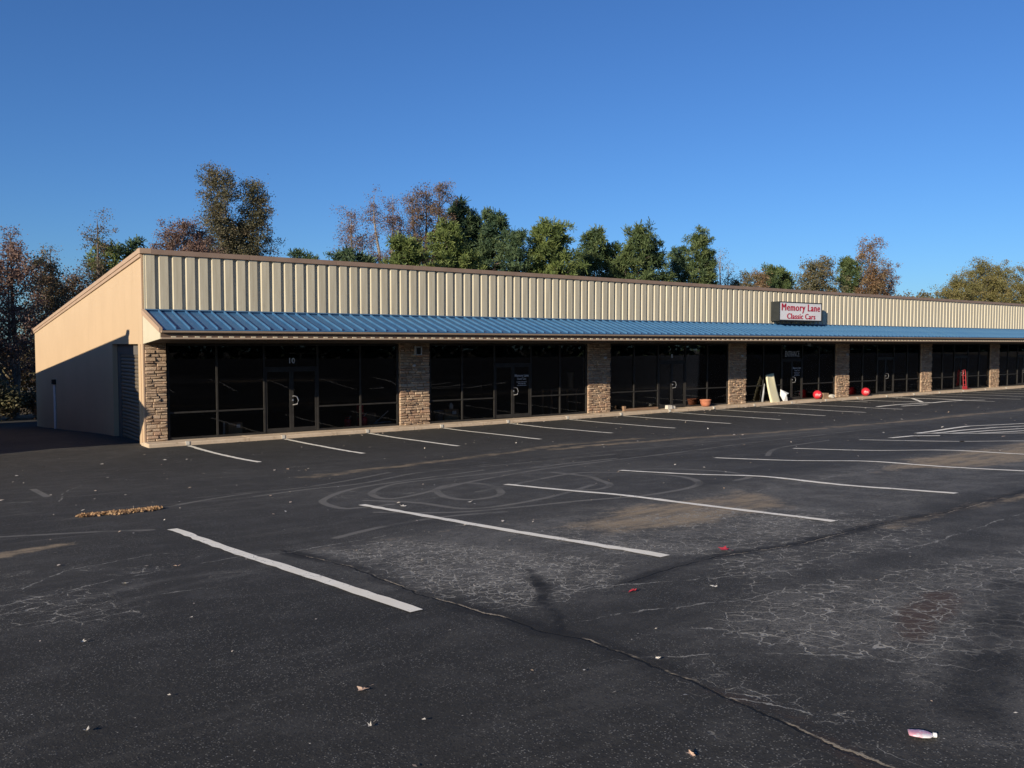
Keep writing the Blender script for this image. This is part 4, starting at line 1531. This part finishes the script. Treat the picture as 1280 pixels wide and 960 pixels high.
def tree(name, label, cat, x, y, top, lobes, leaf, kind='broad', n=120, per=70, size=.16, bark='bark', seed=0, group='trees behind the strip mall', sig=.34, trunk_r=None, twigs=1.):
    """lobes: list of (dx, dy, z_low, z_high, radius) crown volumes"""
    rs = np.random.RandomState(seed + 100)
    base = gz(x, y) - .15
    t = thing(name, label, cat, (x, y, base), group)
    H = top - base
    tr = trunk_r or (.10 + H * .011)
    tm = MB()
    cen = []
    wsum = sum((l[3] - l[2]) * l[4] for l in lobes)
    for (dx, dy, z0, z1, rad) in lobes:
        z0 -= base
        z1 -= base
        k = max(6, int(n * (z1 - z0) * rad / wsum))
        # stem of the lobe
        fork = min(z0, H * .45) if len(lobes) > 1 else 0
        stem = [Vector((0, 0, 0))] if True else []
        wob = rs.randn(2) * .12
        stem = [Vector((0, 0, 0)), Vector((dx * .15 + wob[0], dy * .15 + wob[1], H * .22)), Vector((dx * .65, dy * .65, max(H * .3, z0 + (z1 - z0) * .15))), Vector((dx, dy, z0 + (z1 - z0) * .6)), Vector((dx, dy, z1 - .12))]
        tm.tube(stem, [tr, tr * .8, tr * .5, tr * .24, .018], 7)
        nb_ = max(5, int(round(k / 8)))
        for bi in range(nb_):
            uu = (bi + rs.uniform(.1, .9)) / nb_
            zc = z0 + (z1 - z0) * (uu * .97)
            if kind == 'pine':
                prof = (1 - uu) ** .6 * min(1, .62 + uu * 2.2) + .06
            else:
                prof = math.sqrt(max(.03, 1 - (2 * uu - .9) ** 2 / 1.25))
            az = bi * 2.399 + rs.uniform(-.7, .7)
            rr = rad * prof * rs.uniform(.62, 1.22)
            lift = (.10 if kind == 'pine' else .35) * rr
            tip = Vector((dx + rr * math.cos(az), dy + rr * math.sin(az), min(z1 - .1, zc + lift)))
            zr = max(H * .18, zc - rr * (.15 if kind == 'pine' else .7))
            f = min(1, max(.1, (zr - H * .22) / max(.5, z0 + (z1 - z0) * .3 - H * .22)))
            st = Vector((dx * f, dy * f, zr))
            md = st.lerp(tip, .55) + Vector(rs.randn(3) * .05 * rr)
            br = .014 + .02 * rr
            if rs.rand() < .8 * twigs: tm.tube([st, md, tip], [br * 1.3, br * .8, .008], 4, False)
            cl = sig * (1.15 if kind == 'pine' else 1.25)
            for j in range(8):
                if kind == 'pine':
                    q_ = rs.uniform(.25, 1.08)
                    c = st.lerp(tip, q_) + Vector((rs.randn() * cl * .8, rs.randn() * cl * .8, rs.randn() * cl * .38 + .12))
                else:
                    q_ = rs.uniform(.45, 1.05)
                    c = st.lerp(tip, q_) + Vector(rs.randn(3)) * cl * (.75 + .35 * q_)
                cen.append(c)
                if kind == 'sparse' and rs.rand() < .6:
                    p0 = st.lerp(tip, max(.2, q_ - .35))
                    tm.tube([p0, p0.lerp(c, .6) + Vector(rs.randn(3) * .05), c], [.016, .011, .006], 4, False)
    cen = np.array([tuple(c) for c in cen])
    if kind == 'pine':
        v, ti = needle_cloud(rs, cen, rs.uniform(.7, 1.25, len(cen)) * sig, int(per * .72), size)
    else:
        v, ti = leaf_cloud(rs, cen, rs.uniform(.6, 1.25, len(cen)) * sig * .85, int(per * (1.15 if x < 60 else 1.25) * (1.7 if kind == 'sparse' and per > 12 else 1)), size * (.60 if x < 60 else .70))
    q = np.arange(len(v)).reshape(-1, 4)
    tm.build('trunk', M[bark], t)
    link('crown', np_mesh('crown', v, q, M[leaf], {'tint': ti}), t)
    return t


PT, OT = 'pine_tree', 'broadleaf_tree'
# left mass behind the alley
tree(OT, 'russet oak filling the left edge of the photo behind the alley', 'tree', -.2, 35.5, 9.1, [(0, 0, 1.5, 9.0, 2.3), (-2.2, .5, 2.0, 8.6, 2.2)], 'lf_red', n=330, per=75, size=.17, seed=1)
tree(OT, 'slim russet spire rising above the oak at the left edge', 'tree', .2, 37.6, 10.7, [(0, 0, 5, 10.6, .55)], 'lf_red', n=60, per=45, size=.13, seed=2, sig=.25)
tree(OT, 'thin nearly bare sapling top between the left oak and the wall', 'tree', 3.1, 42, 10.4, [(0, 0, 6, 10.3, .6)], 'lf_mix', 'sparse', n=45, per=10, size=.12, seed=3, sig=.25)
tree(OT, 'dense olive brown tree close to the rear corner of the side wall', 'tree', 2.5, 40, 9.1, [(0, 0, 1.0, 9.0, 1.75), (.6, 1.0, 2, 7.6, 1.7)], 'lf_mix', n=240, per=75, size=.16, seed=4)
tree(OT, 'low brown rounded tree just over the slope of the side wall', 'tree', 4.8, 44, 8.5, [(0, 0, 1, 8.4, 1.6), (1.6, 0, 1, 7.6, 1.5)], 'lf_brown', n=200, per=70, size=.16, seed=5)
tree(OT, 'sparse pinkish topped tree rising over the middle of the side wall slope', 'tree', 6.0, 40.5, 12.4, [(0, 0, 7.0, 12.3, 1.0), (.3, 0, 4, 9.5, 1.3)], 'lf_mix', 'sparse', n=110, per=26, size=.13, seed=6, sig=.30)
tree(PT, 'grey green pine beside the sparse pinkish tree over the side wall', 'tree', 6.9, 42.5, 10.6, [(0, 0, 3, 10.5, 1.5)], 'lf_opine', 'pine', n=120, per=60, size=.06, seed=7, sig=.5)
tree(PT, 'small blue green pine tip just left of the building corner', 'tree', 9.1, 44, 11.3, [(0, 0, 4, 11.2, 1.25)], 'lf_dpine', 'pine', n=110, per=60, size=.06, seed=8, sig=.48)
tree(OT, 'round russet crown showing over the parapet beside the tallest left tree', 'tree', 12.0, 40, 12.35, [(0, 0, 7.4, 12.3, 1.75), (1.5, .5, 7.4, 11.8, 1.3), (-.9, 0, 7.4, 11.6, 1.0)], 'lf_red', n=270, per=80, size=.14, seed=9, sig=.30)
tree(OT, 'tallest left tree, two peaked and olive brown, over the blue canopy', 'tree', 17.8, 46, 18.1, [(-1.4, 0, 8.4, 18.1, 1.25), (1.8, .2, 8.4, 16.9, 1.5), (.2, .6, 8.4, 13.8, 1.6)], 'lf_oak', n=620, per=80, size=.16, seed=10, sig=.36)
tree(PT, 'pine tip barely showing above the parapet, larger of two tips', 'tree', 23.0, 44, 11.3, [(0, 0, 5, 11.2, 1.1)], 'lf_dpine', 'pine', n=70, per=60, size=.06, seed=11, sig=.45)
tree(PT, 'smallest pine tip above the parapet, right of the larger tip', 'tree', 25.0, 46, 11.2, [(0, 0, 5, 11.1, .9)], 'lf_dpine', 'pine', n=55, per=60, size=.06, seed=12, sig=.42)
tree(OT, 'small airy pinkish tree standing alone over the parapet', 'tree', 28.1, 44, 15.4, [(-.2, 0, 9.6, 15.4, 1.35), (1.0, .2, 8.8, 13.0, 1.1)], 'lf_red', n=130, per=48, size=.14, seed=13, sig=.34, bark='bark_pale')
tree(PT, 'low dark pine clump at the foot of the airy pinkish tree', 'tree', 27.3, 42, 11.6, [(-.9, 0, 5, 11.5, 1.4), (.9, .3, 5, 11.3, 1.5)], 'lf_dpine', 'pine', n=190, per=60, size=.06, seed=14, sig=.5)
tree(OT, 'sparse many stemmed tree with thin pink leaves, left of the tall brown tree', 'tree', 35.9, 52, 18.9, [(-1.6, 0, 11.5, 18.6, .85), (.6, 0, 10.5, 18.9, .95), (1.6, .3, 9.5, 16.5, 1.1)], 'lf_red', 'sparse', n=150, per=34, size=.15, seed=15, sig=.36, bark='bark_pale')
tree(OT, 'tall sparse brown tree with several upright limbs above the pines', 'tree', 40.4, 52, 20.8, [(-1.5, 0, 11.5, 19.3, 1.15), (.3, .2, 12.0, 19.8, 1.1), (1.8, 0, 12, 20.8, 1.4), (.4, .4, 9, 15, 1.9)], 'lf_brown', 'sparse', n=290, per=46, size=.16, seed=16, sig=.38)
tree(PT, 'bright green young pine below the sparse pink tree', 'tree', 31.2, 40, 12.7, [(0, 0, 6.0, 12.6, 2.15), (1.2, .3, 6, 11.8, 1.3)], 'lf_opine', 'pine', n=240, per=75, size=.06, seed=17, sig=.5)
tree(PT, 'olive green pine in front of the big dark pine', 'tree', 38.2, 44, 14.8, [(0, 0, 6.5, 14.8, 2.4), (1.6, .2, 6.5, 12.6, 1.9), (3.1, .2, 6.5, 11.8, 1.6)], 'lf_opine', 'pine', n=330, per=75, size=.065, seed=18, sig=.55)
tree(PT, 'big dark pine with a notched top, tallest of the pines', 'tree', 46.2, 54, 19.0, [(0, 0, 8, 18.9, 3.0), (1.9, .3, 8, 17.6, 2.4)], 'lf_dpine', 'pine', n=360, per=80, size=.075, seed=19, sig=.62)
tree(PT, 'dark broad pine merging into the right side of the tallest pine', 'tree', 48.6, 50.5, 17.8, [(0, 0, 7, 17.7, 2.9)], 'lf_dpine', 'pine', n=250, per=80, size=.07, seed=20, sig=.6)
tree(PT, 'short dark pine on the right shoulder of the dark pine group', 'tree', 48.2, 46, 15.2, [(0, 0, 6, 15.1, 2.0)], 'lf_dpine', 'pine', n=180, per=75, size=.065, seed=21, sig=.52)
tree(PT, 'broad domed olive pine right of the dark group', 'tree', 53.2, 46, 16.6, [(-1.2, 0, 6.5, 16.3, 2.9), (1.2, .3, 6.5, 16.5, 2.9), (-2.2, .2, 6.5, 13.6, 1.7)], 'lf_opine', 'pine', n=420, per=80, size=.07, seed=22, sig=.6)
tree(PT, 'mid green pine between the domed olive pine and the twin topped pine', 'tree', 65.6, 52, 17.4, [(-.8, 0, 7, 17.3, 2.9), (2.2, .3, 7, 15.6, 2.6), (-3.2, .3, 7, 14.2, 2.2)], 'lf_pine', 'pine', n=430, per=75, size=.075, seed=23, sig=.62)
tree(PT, 'wide pine with a twin top over the middle of the parapet', 'tree', 71.3, 50, 18.0, [(-.8, 0, 7, 17.9, 3.0), (2.2, .2, 7, 16.2, 2.4), (-2.6, .4, 7, 15.0, 1.8)], 'lf_pine', 'pine', n=400, per=80, size=.075, seed=24, sig=.64)
tree(PT, 'narrow dark pine filling the gap before the last pine', 'tree', 82.3, 54, 16.5, [(0, 0, 7, 16.4, 1.9)], 'lf_dpine', 'pine', n=150, per=70, size=.075, seed=25, sig=.58)
tree(PT, 'last conical pine before the bare twigs', 'tree', 84.4, 52, 18.5, [(0, 0, 7, 18.4, 2.7), (1.8, .2, 7, 15.8, 1.8)], 'lf_pine', 'pine', n=290, per=75, size=.075, seed=26, sig=.62)
tree(OT, 'bare grey twiggy tree at the right end of the pines', 'tree', 96.5, 58, 17.6, [(-.6, 0, 9, 17.5, 1.6), (1.3, 0, 8, 15.4, 1.7)], 'lf_mix', 'sparse', n=170, per=8, size=.16, seed=27, sig=.4, bark='bark_pale')
tree(OT, 'low dark bush under the bare grey tree at the pines end', 'tree', 98.3, 56, 13.4, [(0, 0, 6, 13.3, 2.2), (2.4, 0, 6, 12.0, 1.6)], 'lf_olive', n=150, per=60, size=.22, seed=28, sig=.5)
tree(OT, 'small orange tree left of the sign group', 'tree', 107.4, 60, 14.8, [(0, 0, 8, 14.7, 1.7)], 'lf_orange', n=110, per=60, size=.2, seed=29, sig=.45)
tree(PT, 'low green pine above the left end of the sign', 'tree', 115.0, 62, 16.3, [(-1, 0, 8, 16.2, 2.6), (1.8, 0, 8, 15.4, 2.4)], 'lf_pine', 'pine', n=220, per=65, size=.1, seed=30, sig=.75)
tree(OT, 'broad grey green tree above the right end of the sign', 'tree', 129.5, 64, 18.9, [(-1.8, 0, 8, 17.8, 2.8), (2.0, 0, 8, 18.8, 3.0), (0, .4, 8, 15, 3.0)], 'lf_olive', n=260, per=60, size=.26, seed=31, sig=.6, bark='bark_pale')
tree(PT, 'green pine leaning on the left of the tall orange tree', 'tree', 141.0, 65, 19.2, [(0, 0, 8, 19.1, 3.0)], 'lf_pine', 'pine', n=180, per=70, size=.1, seed=32, sig=.75)
tree(OT, 'tall rusty orange tree right of the sign', 'tree', 144.2, 62, 22.6, [(-.6, 0, 9, 22.5, 2.1), (1.8, .2, 9, 17.6, 1.9), (.3, 0, 8, 15.5, 2.8)], 'lf_orange', n=290, per=60, size=.24, seed=33, sig=.58)
tree(OT, 'thin pinkish tree on the right flank of the tall orange tree', 'tree', 152.5, 64, 18.1, [(0, 0, 8, 18.0, 2.0)], 'lf_red', 'sparse', n=110, per=36, size=.22, seed=34, sig=.5)
tree(OT, 'rounded yellow olive tree at the left of the right hand clump', 'tree', 196, 70, 18.8, [(0, 0, 6, 18.7, 4.6), (-4, 0, 5, 15.2, 3.0)], 'lf_yellow', n=420, per=70, size=.27, seed=35, sig=.62)
tree(OT, 'tallest yellow olive tree of the right hand clump', 'tree', 214, 72, 23.5, [(-3.6, 0, 6, 23.2, 5.0), (4.0, 0, 6, 21.6, 5.4), (0, 1, 6, 19, 6.0)], 'lf_yellow', n=640, per=75, size=.28, seed=36, sig=.66)
tree(OT, 'yellow olive tree cut by the right edge of the photo', 'tree', 231, 70, 22.8, [(0, 0, 6, 22.7, 6.0), (6, 0, 6, 21, 5)], 'lf_yellow', n=560, per=75, size=.28, seed=37, sig=.66)


for i, (x, y, tp) in enumerate(((-7.5, 31.5, 8.5), (-11.5, 33.0, 9.5), (-16.0, 31.0, 8.0))):  # unseen trees left of the frame, added to shade the alley end
    tree(OT, ('brown woodland tree at the left of the alley end, nearest the russet oak', 'taller brown woodland tree left of the alley end', 'outermost brown woodland tree left of the alley end')[i], 'tree', x, y, tp, [(0, 0, .2, tp - .1, 2.6)], 'lf_brown', n=260, per=60, size=.2, seed=50 + i)


# understory in the shaded back of the alley
for i, (x, y, h, r_, lf, lb) in enumerate(((-1.5, 33.0, .7, 1.5, 'lf_olive', 'dark shrub at the end of the shaded alley, beside the wall corner'), (1.2, 33.6, .3, 1.4, 'lf_mix', 'shaded shrub half hidden by the rear corner of the side wall'), (-3.9, 34.0, 1.4, 1.7, 'lf_brown', 'brown shrub at the left end of the alley back'))):
    rs = np.random.RandomState(300 + i)
    b = gz(x, y) - .05
    t = thing('shrub', lb, 'shrub', (x, y, b), 'shrubs at the back of the alley')
    k = 60
    u = rs.randn(k, 3)
    u /= np.linalg.norm(u, axis=1, keepdims=True)
    c = u * np.array([r_, r_ * .7, (h - b) * .5]) * rs.uniform(.5, 1, (k, 1)) + np.array([0, 0, (h - b) * .55])
    v, ti = leaf_cloud(rs, c, .26, 60, .13)
    link('foliage', np_mesh('foliage', v, np.arange(len(v)).reshape(-1, 4), M[lf], {'tint': ti}), t)
    tm = MB()
    for p in c[::4]: tm.tube([(0, 0, 0), tuple(p * .5 + np.array([0, 0, -.1])), tuple(p)], [.03, .02, .006], 4, False)
    tm.build('stem', M['bark'], t)


def woods(name, pts, h0, h1, leaf, n, per, size, seed, depth=8.):
    rs = np.random.RandomState(seed)
    P = np.array(pts, float)
    L = np.r_[0, np.cumsum(np.linalg.norm(np.diff(P, axis=0), axis=1))]
    s = rs.rand(n) * L[-1]
    cx = np.interp(s, L, P[:, 0]) + rs.randn(n) * .5
    cy = np.interp(s, L, P[:, 1]) + rs.uniform(-depth, depth, n) * .5
    ht = h0 + (h1 - h0) * vnoise(s, s * 0 + seed, 7., seed)
    gzv = g(cx, cy)
    c = np.column_stack([cx, cy, gzv + ht * rs.rand(n) ** .7])
    v, ti = leaf_cloud(rs, c, size * 2.2, per, size)
    o = link(name, np_mesh(name, v, np.arange(len(v)).reshape(-1, 4), M[leaf], {'tint': ti}))
    return tag(o, kind='stuff')


o = woods('distant_woods', [(255, 128), (300, 132), (420, 140)], 17, 24, 'lf_olive', 1500, 26, .5, 5)
tag(o, 'distant low line of woods seen over the parapet before the right hand clump', 'woods')
o = woods('thicket', [(-26, 50), (-6, 49), (12, 51), (30, 54)], 4.5, 7.5, 'lf_mix', 700, 26, .3, 8, 5.)
tag(o, 'dark brushy thicket behind the trees at the end of the alley', 'thicket')
o = woods('roadside_woods', [(-70, -96), (60, -98), (200, -100), (420, -110)], 13, 18, 'lf_dpine', 7000, 12, .9, 6)
tag(o, 'dark woods across the field, mirrored in the shop windows', 'woods')

# ------------------------------------------------------------------ leaves and litter on the lot
def leaf_mesh(name, mat, seed, s=.06, star=True):
    q = random.Random(seed)
    m = MB()
    n = 10 if star else 8
    ring = []
    for k in range(n):
        a = 2 * math.pi * k / n
        r_ = s * ((1. if k % 2 == 0 else .5) if star else (1 if k % 4 == 0 else .55)) * q.uniform(.6, 1.15)
        ring.append((r_ * math.cos(a), r_ * math.sin(a) * (.8 if star else .6), .006 + q.uniform(.0, .016) * (1 if k % 2 == 0 else .5)))
    i = m.vert((0, 0, .006), *ring)
    for k in range(n): m.f.append((i, i + 1 + k, i + 1 + (k + 1) % n))
    j = m.vert((-s * .9, 0, .012), (-s * 1.6, s * .15, .016), (-s * 1.6, s * .22, .016))
    m.f.append((j, j + 1, j + 2))
    me = m.mesh(name, mat)
    return me


M['leaf_red'] = simple('red_leaf', (.30, .018, .03), (.42, .04, .05), 30, .6)
M['leaf_tan'] = simple('tan_leaf', (.46, .30, .20), (.58, .42, .31), 30, .7)
M['leaf_pale'] = simple('pale_leaf', (.55, .50, .42), (.66, .62, .54), 30, .7)
spec = [(-.03, -22.5, 'leaf_red', .085, 'bright red leaf on the asphalt right of the second near parking line'), (-1.74, -23.06, 'leaf_red', .06, 'dark red leaf on the asphalt left of the crack patch'),
        (-1.22, -23.39, 'leaf_pale', .05, 'pale curled leaf above the right hand crack patch'), (-2.74, -24.28, 'leaf_pale', .03, 'tiny pale leaf scrap by the long crack'),
        (-4.22, -23.63, 'leaf_tan', .05, 'pinkish folded leaf alone in the dark lower left asphalt'), (-3.53, -25.23, 'leaf_tan', .032, 'small tan star leaf at the bottom edge'),
        (-5.44, -23.27, 'leaf_pale', .04, 'frayed pale leaf near the bottom left corner'), (-4.40, -24.08, 'leaf_pale', .025, 'thin pale scrap below the pinkish leaf'),
        (-5.20, -21.64, 'leaf_pale', .035, 'pale leaf in the lower left, above the frayed one'), (-4.6, -19.9, 'leaf_pale', .05, 'pale leaf on the fine cracks left of the first near line'),
        (-4.05, -19.4, 'leaf_tan', .05, 'tan leaf left of the first near parking line'), (-.45, -17.2, 'leaf_pale', .09, 'pale leaf inside the tyre circles, left one'),
        (.4, -17.6, 'leaf_pale', .09, 'pale leaf inside the tyre circles beside the third near line')]
for i, (x, y, mt, s, lb) in enumerate(spec):
    o = link('fallen_leaf', leaf_mesh('fallen_leaf', M[mt], i, s * .8), None, (x, y, float(lotz(x, y)) + .004))
    o.rotation_euler = (R(rnd.uniform(-14, 14)), R(rnd.uniform(-14, 14)), rnd.uniform(0, 6.28))
    tag(o, lb, 'leaf', 'fallen leaves on the lot')

rs = np.random.RandomState(77)
vs, ts = [], []
# scattered scraps: denser along the kerb and far lot
for (n, x0, x1, y0, y1, s) in ((90, -5.5, 2, -26, -19, .009), (150, -6, 14, -20, -12, .02), (260, -5, 40, -12, -1, .034), (170, 0, 60, -1.3, -.72, .05), (60, 14, 45, -22, -8, .05), (120, 0, 60, -.6, .02, .04)):
    px = rs.uniform(x0, x1, n)
    py = rs.uniform(y0, y1, n)
    pz = np.where(py > -.7, .012, lotz(px, py) + .012)
    c = np.column_stack([px, py, pz])
    a = np.column_stack([rs.randn(n), rs.randn(n), rs.uniform(-.1, .3, n)])
    a /= np.linalg.norm(a, axis=1, keepdims=True)
    b = np.column_stack([-a[:, 1], a[:, 0], rs.uniform(.0, .6, n)])
    sz = (s * rs.uniform(.5, 1.5, n) ** 1.3)[:, None]
    vs.append(np.stack([c - a * sz, c + b * sz * .6, c + a * sz, c - b * sz * np.array([.5, .5, -.1])], 1).reshape(-1, 3))
    ts.append(np.repeat(rs.rand(n), 4))
M['scrap'] = leaf_mat('pale_scraps', [(.30, .22, .15), (.50, .44, .36), (.62, .57, .49), (.42, .28, .18)], .0)
v = np.concatenate(vs)
o = link('leaf_litter', np_mesh('leaf_litter', v, np.arange(len(v)).reshape(-1, 4), M['scrap'], {'tint': np.concatenate(ts)}))
tag(o, 'small pale leaf scraps scattered over the asphalt and kerb', 'leaf litter', kind='stuff')

# drift of dry leaves on the lot
n = 3600
u = rs.rand(n)
px = -4.10 + 1.10 * u + rs.randn(n) * .02
prof = .035 + .085 * (.6 + .4 * np.sin(u * 17)) * np.sin(np.pi * np.clip(u * 1.0, 0, 1)) ** .5
py = -14.42 + rs.randn(n) * prof * .85 + .03 * np.sin(u * 9)
hz = np.maximum(0, .018 * (1 - np.abs(py + 14.42) / .24)) * rs.rand(n)
c = np.column_stack([px, py, lotz(px, py) + .01 + hz])
v, ti = leaf_cloud(rs, c, .004, 1, .032, 1.5, 1.6)
v[:, 2] = np.maximum(v[:, 2], lotz(v[:, 0], v[:, 1]) + .004)
o = link('leaf_drift', np_mesh('leaf_drift', v, np.arange(len(v)).reshape(-1, 4), M['litter'], {'tint': ti}))
tag(o, 'long low drift of dry brown leaves on the asphalt at the left', 'leaf pile', kind='stuff')

# flattened plastic bottle in the lower right
t = thing('crushed_bottle', 'crushed pinkish plastic bottle lying flat in the lower right of the lot', 'bottle', (-2.645, -25.715, float(lotz(-2.645, -25.715)) + .006), rz=R(-52))
m = MB()
q = random.Random(3)
ids = []
for k in range(11):
    u = k / 10
    r_ = .036 * (math.sin(math.pi * min(1, .12 + u * .80)) ** .35) * (1 if u < .78 else 1 - (u - .78) * 2.8)
    ring = []
    for a in range(12):
        an = 2 * math.pi * a / 12
        ring.append((-.052 + .10 * u, r_ * 1.0 * math.cos(an), .009 + .24 * r_ * math.sin(an) * q.uniform(.75, 1.2)))
    ids.append(m.vert(*ring))
for a, b in zip(ids[:-1], ids[1:]):
    for c in range(12): m.f.append((a + c, a + (c + 1) % 12, b + (c + 1) % 12, b + c))
m.f.append(tuple(range(ids[0] + 11, ids[0] - 1, -1)))
m.f.append(tuple(range(ids[-1], ids[-1] + 12)))
bt = NT('bottle_film')
bt.bump(bt.noise(60, 3), .5, .004)
bm = bt.fin(bt.mix(bt.rng(bt.noise(22, 3), .42, .58), (.62, .30, .36), (.66, .62, .63)), .3, 0, .5)
m.build('film', bm, t, smooth=True)
m = MB()
m.lathe([(0, -.006), (.010, -.006), (.010, .008), (0, .008)], 12, (.049, 0, .010), 'X')
m.build('cap', M['white'], t)
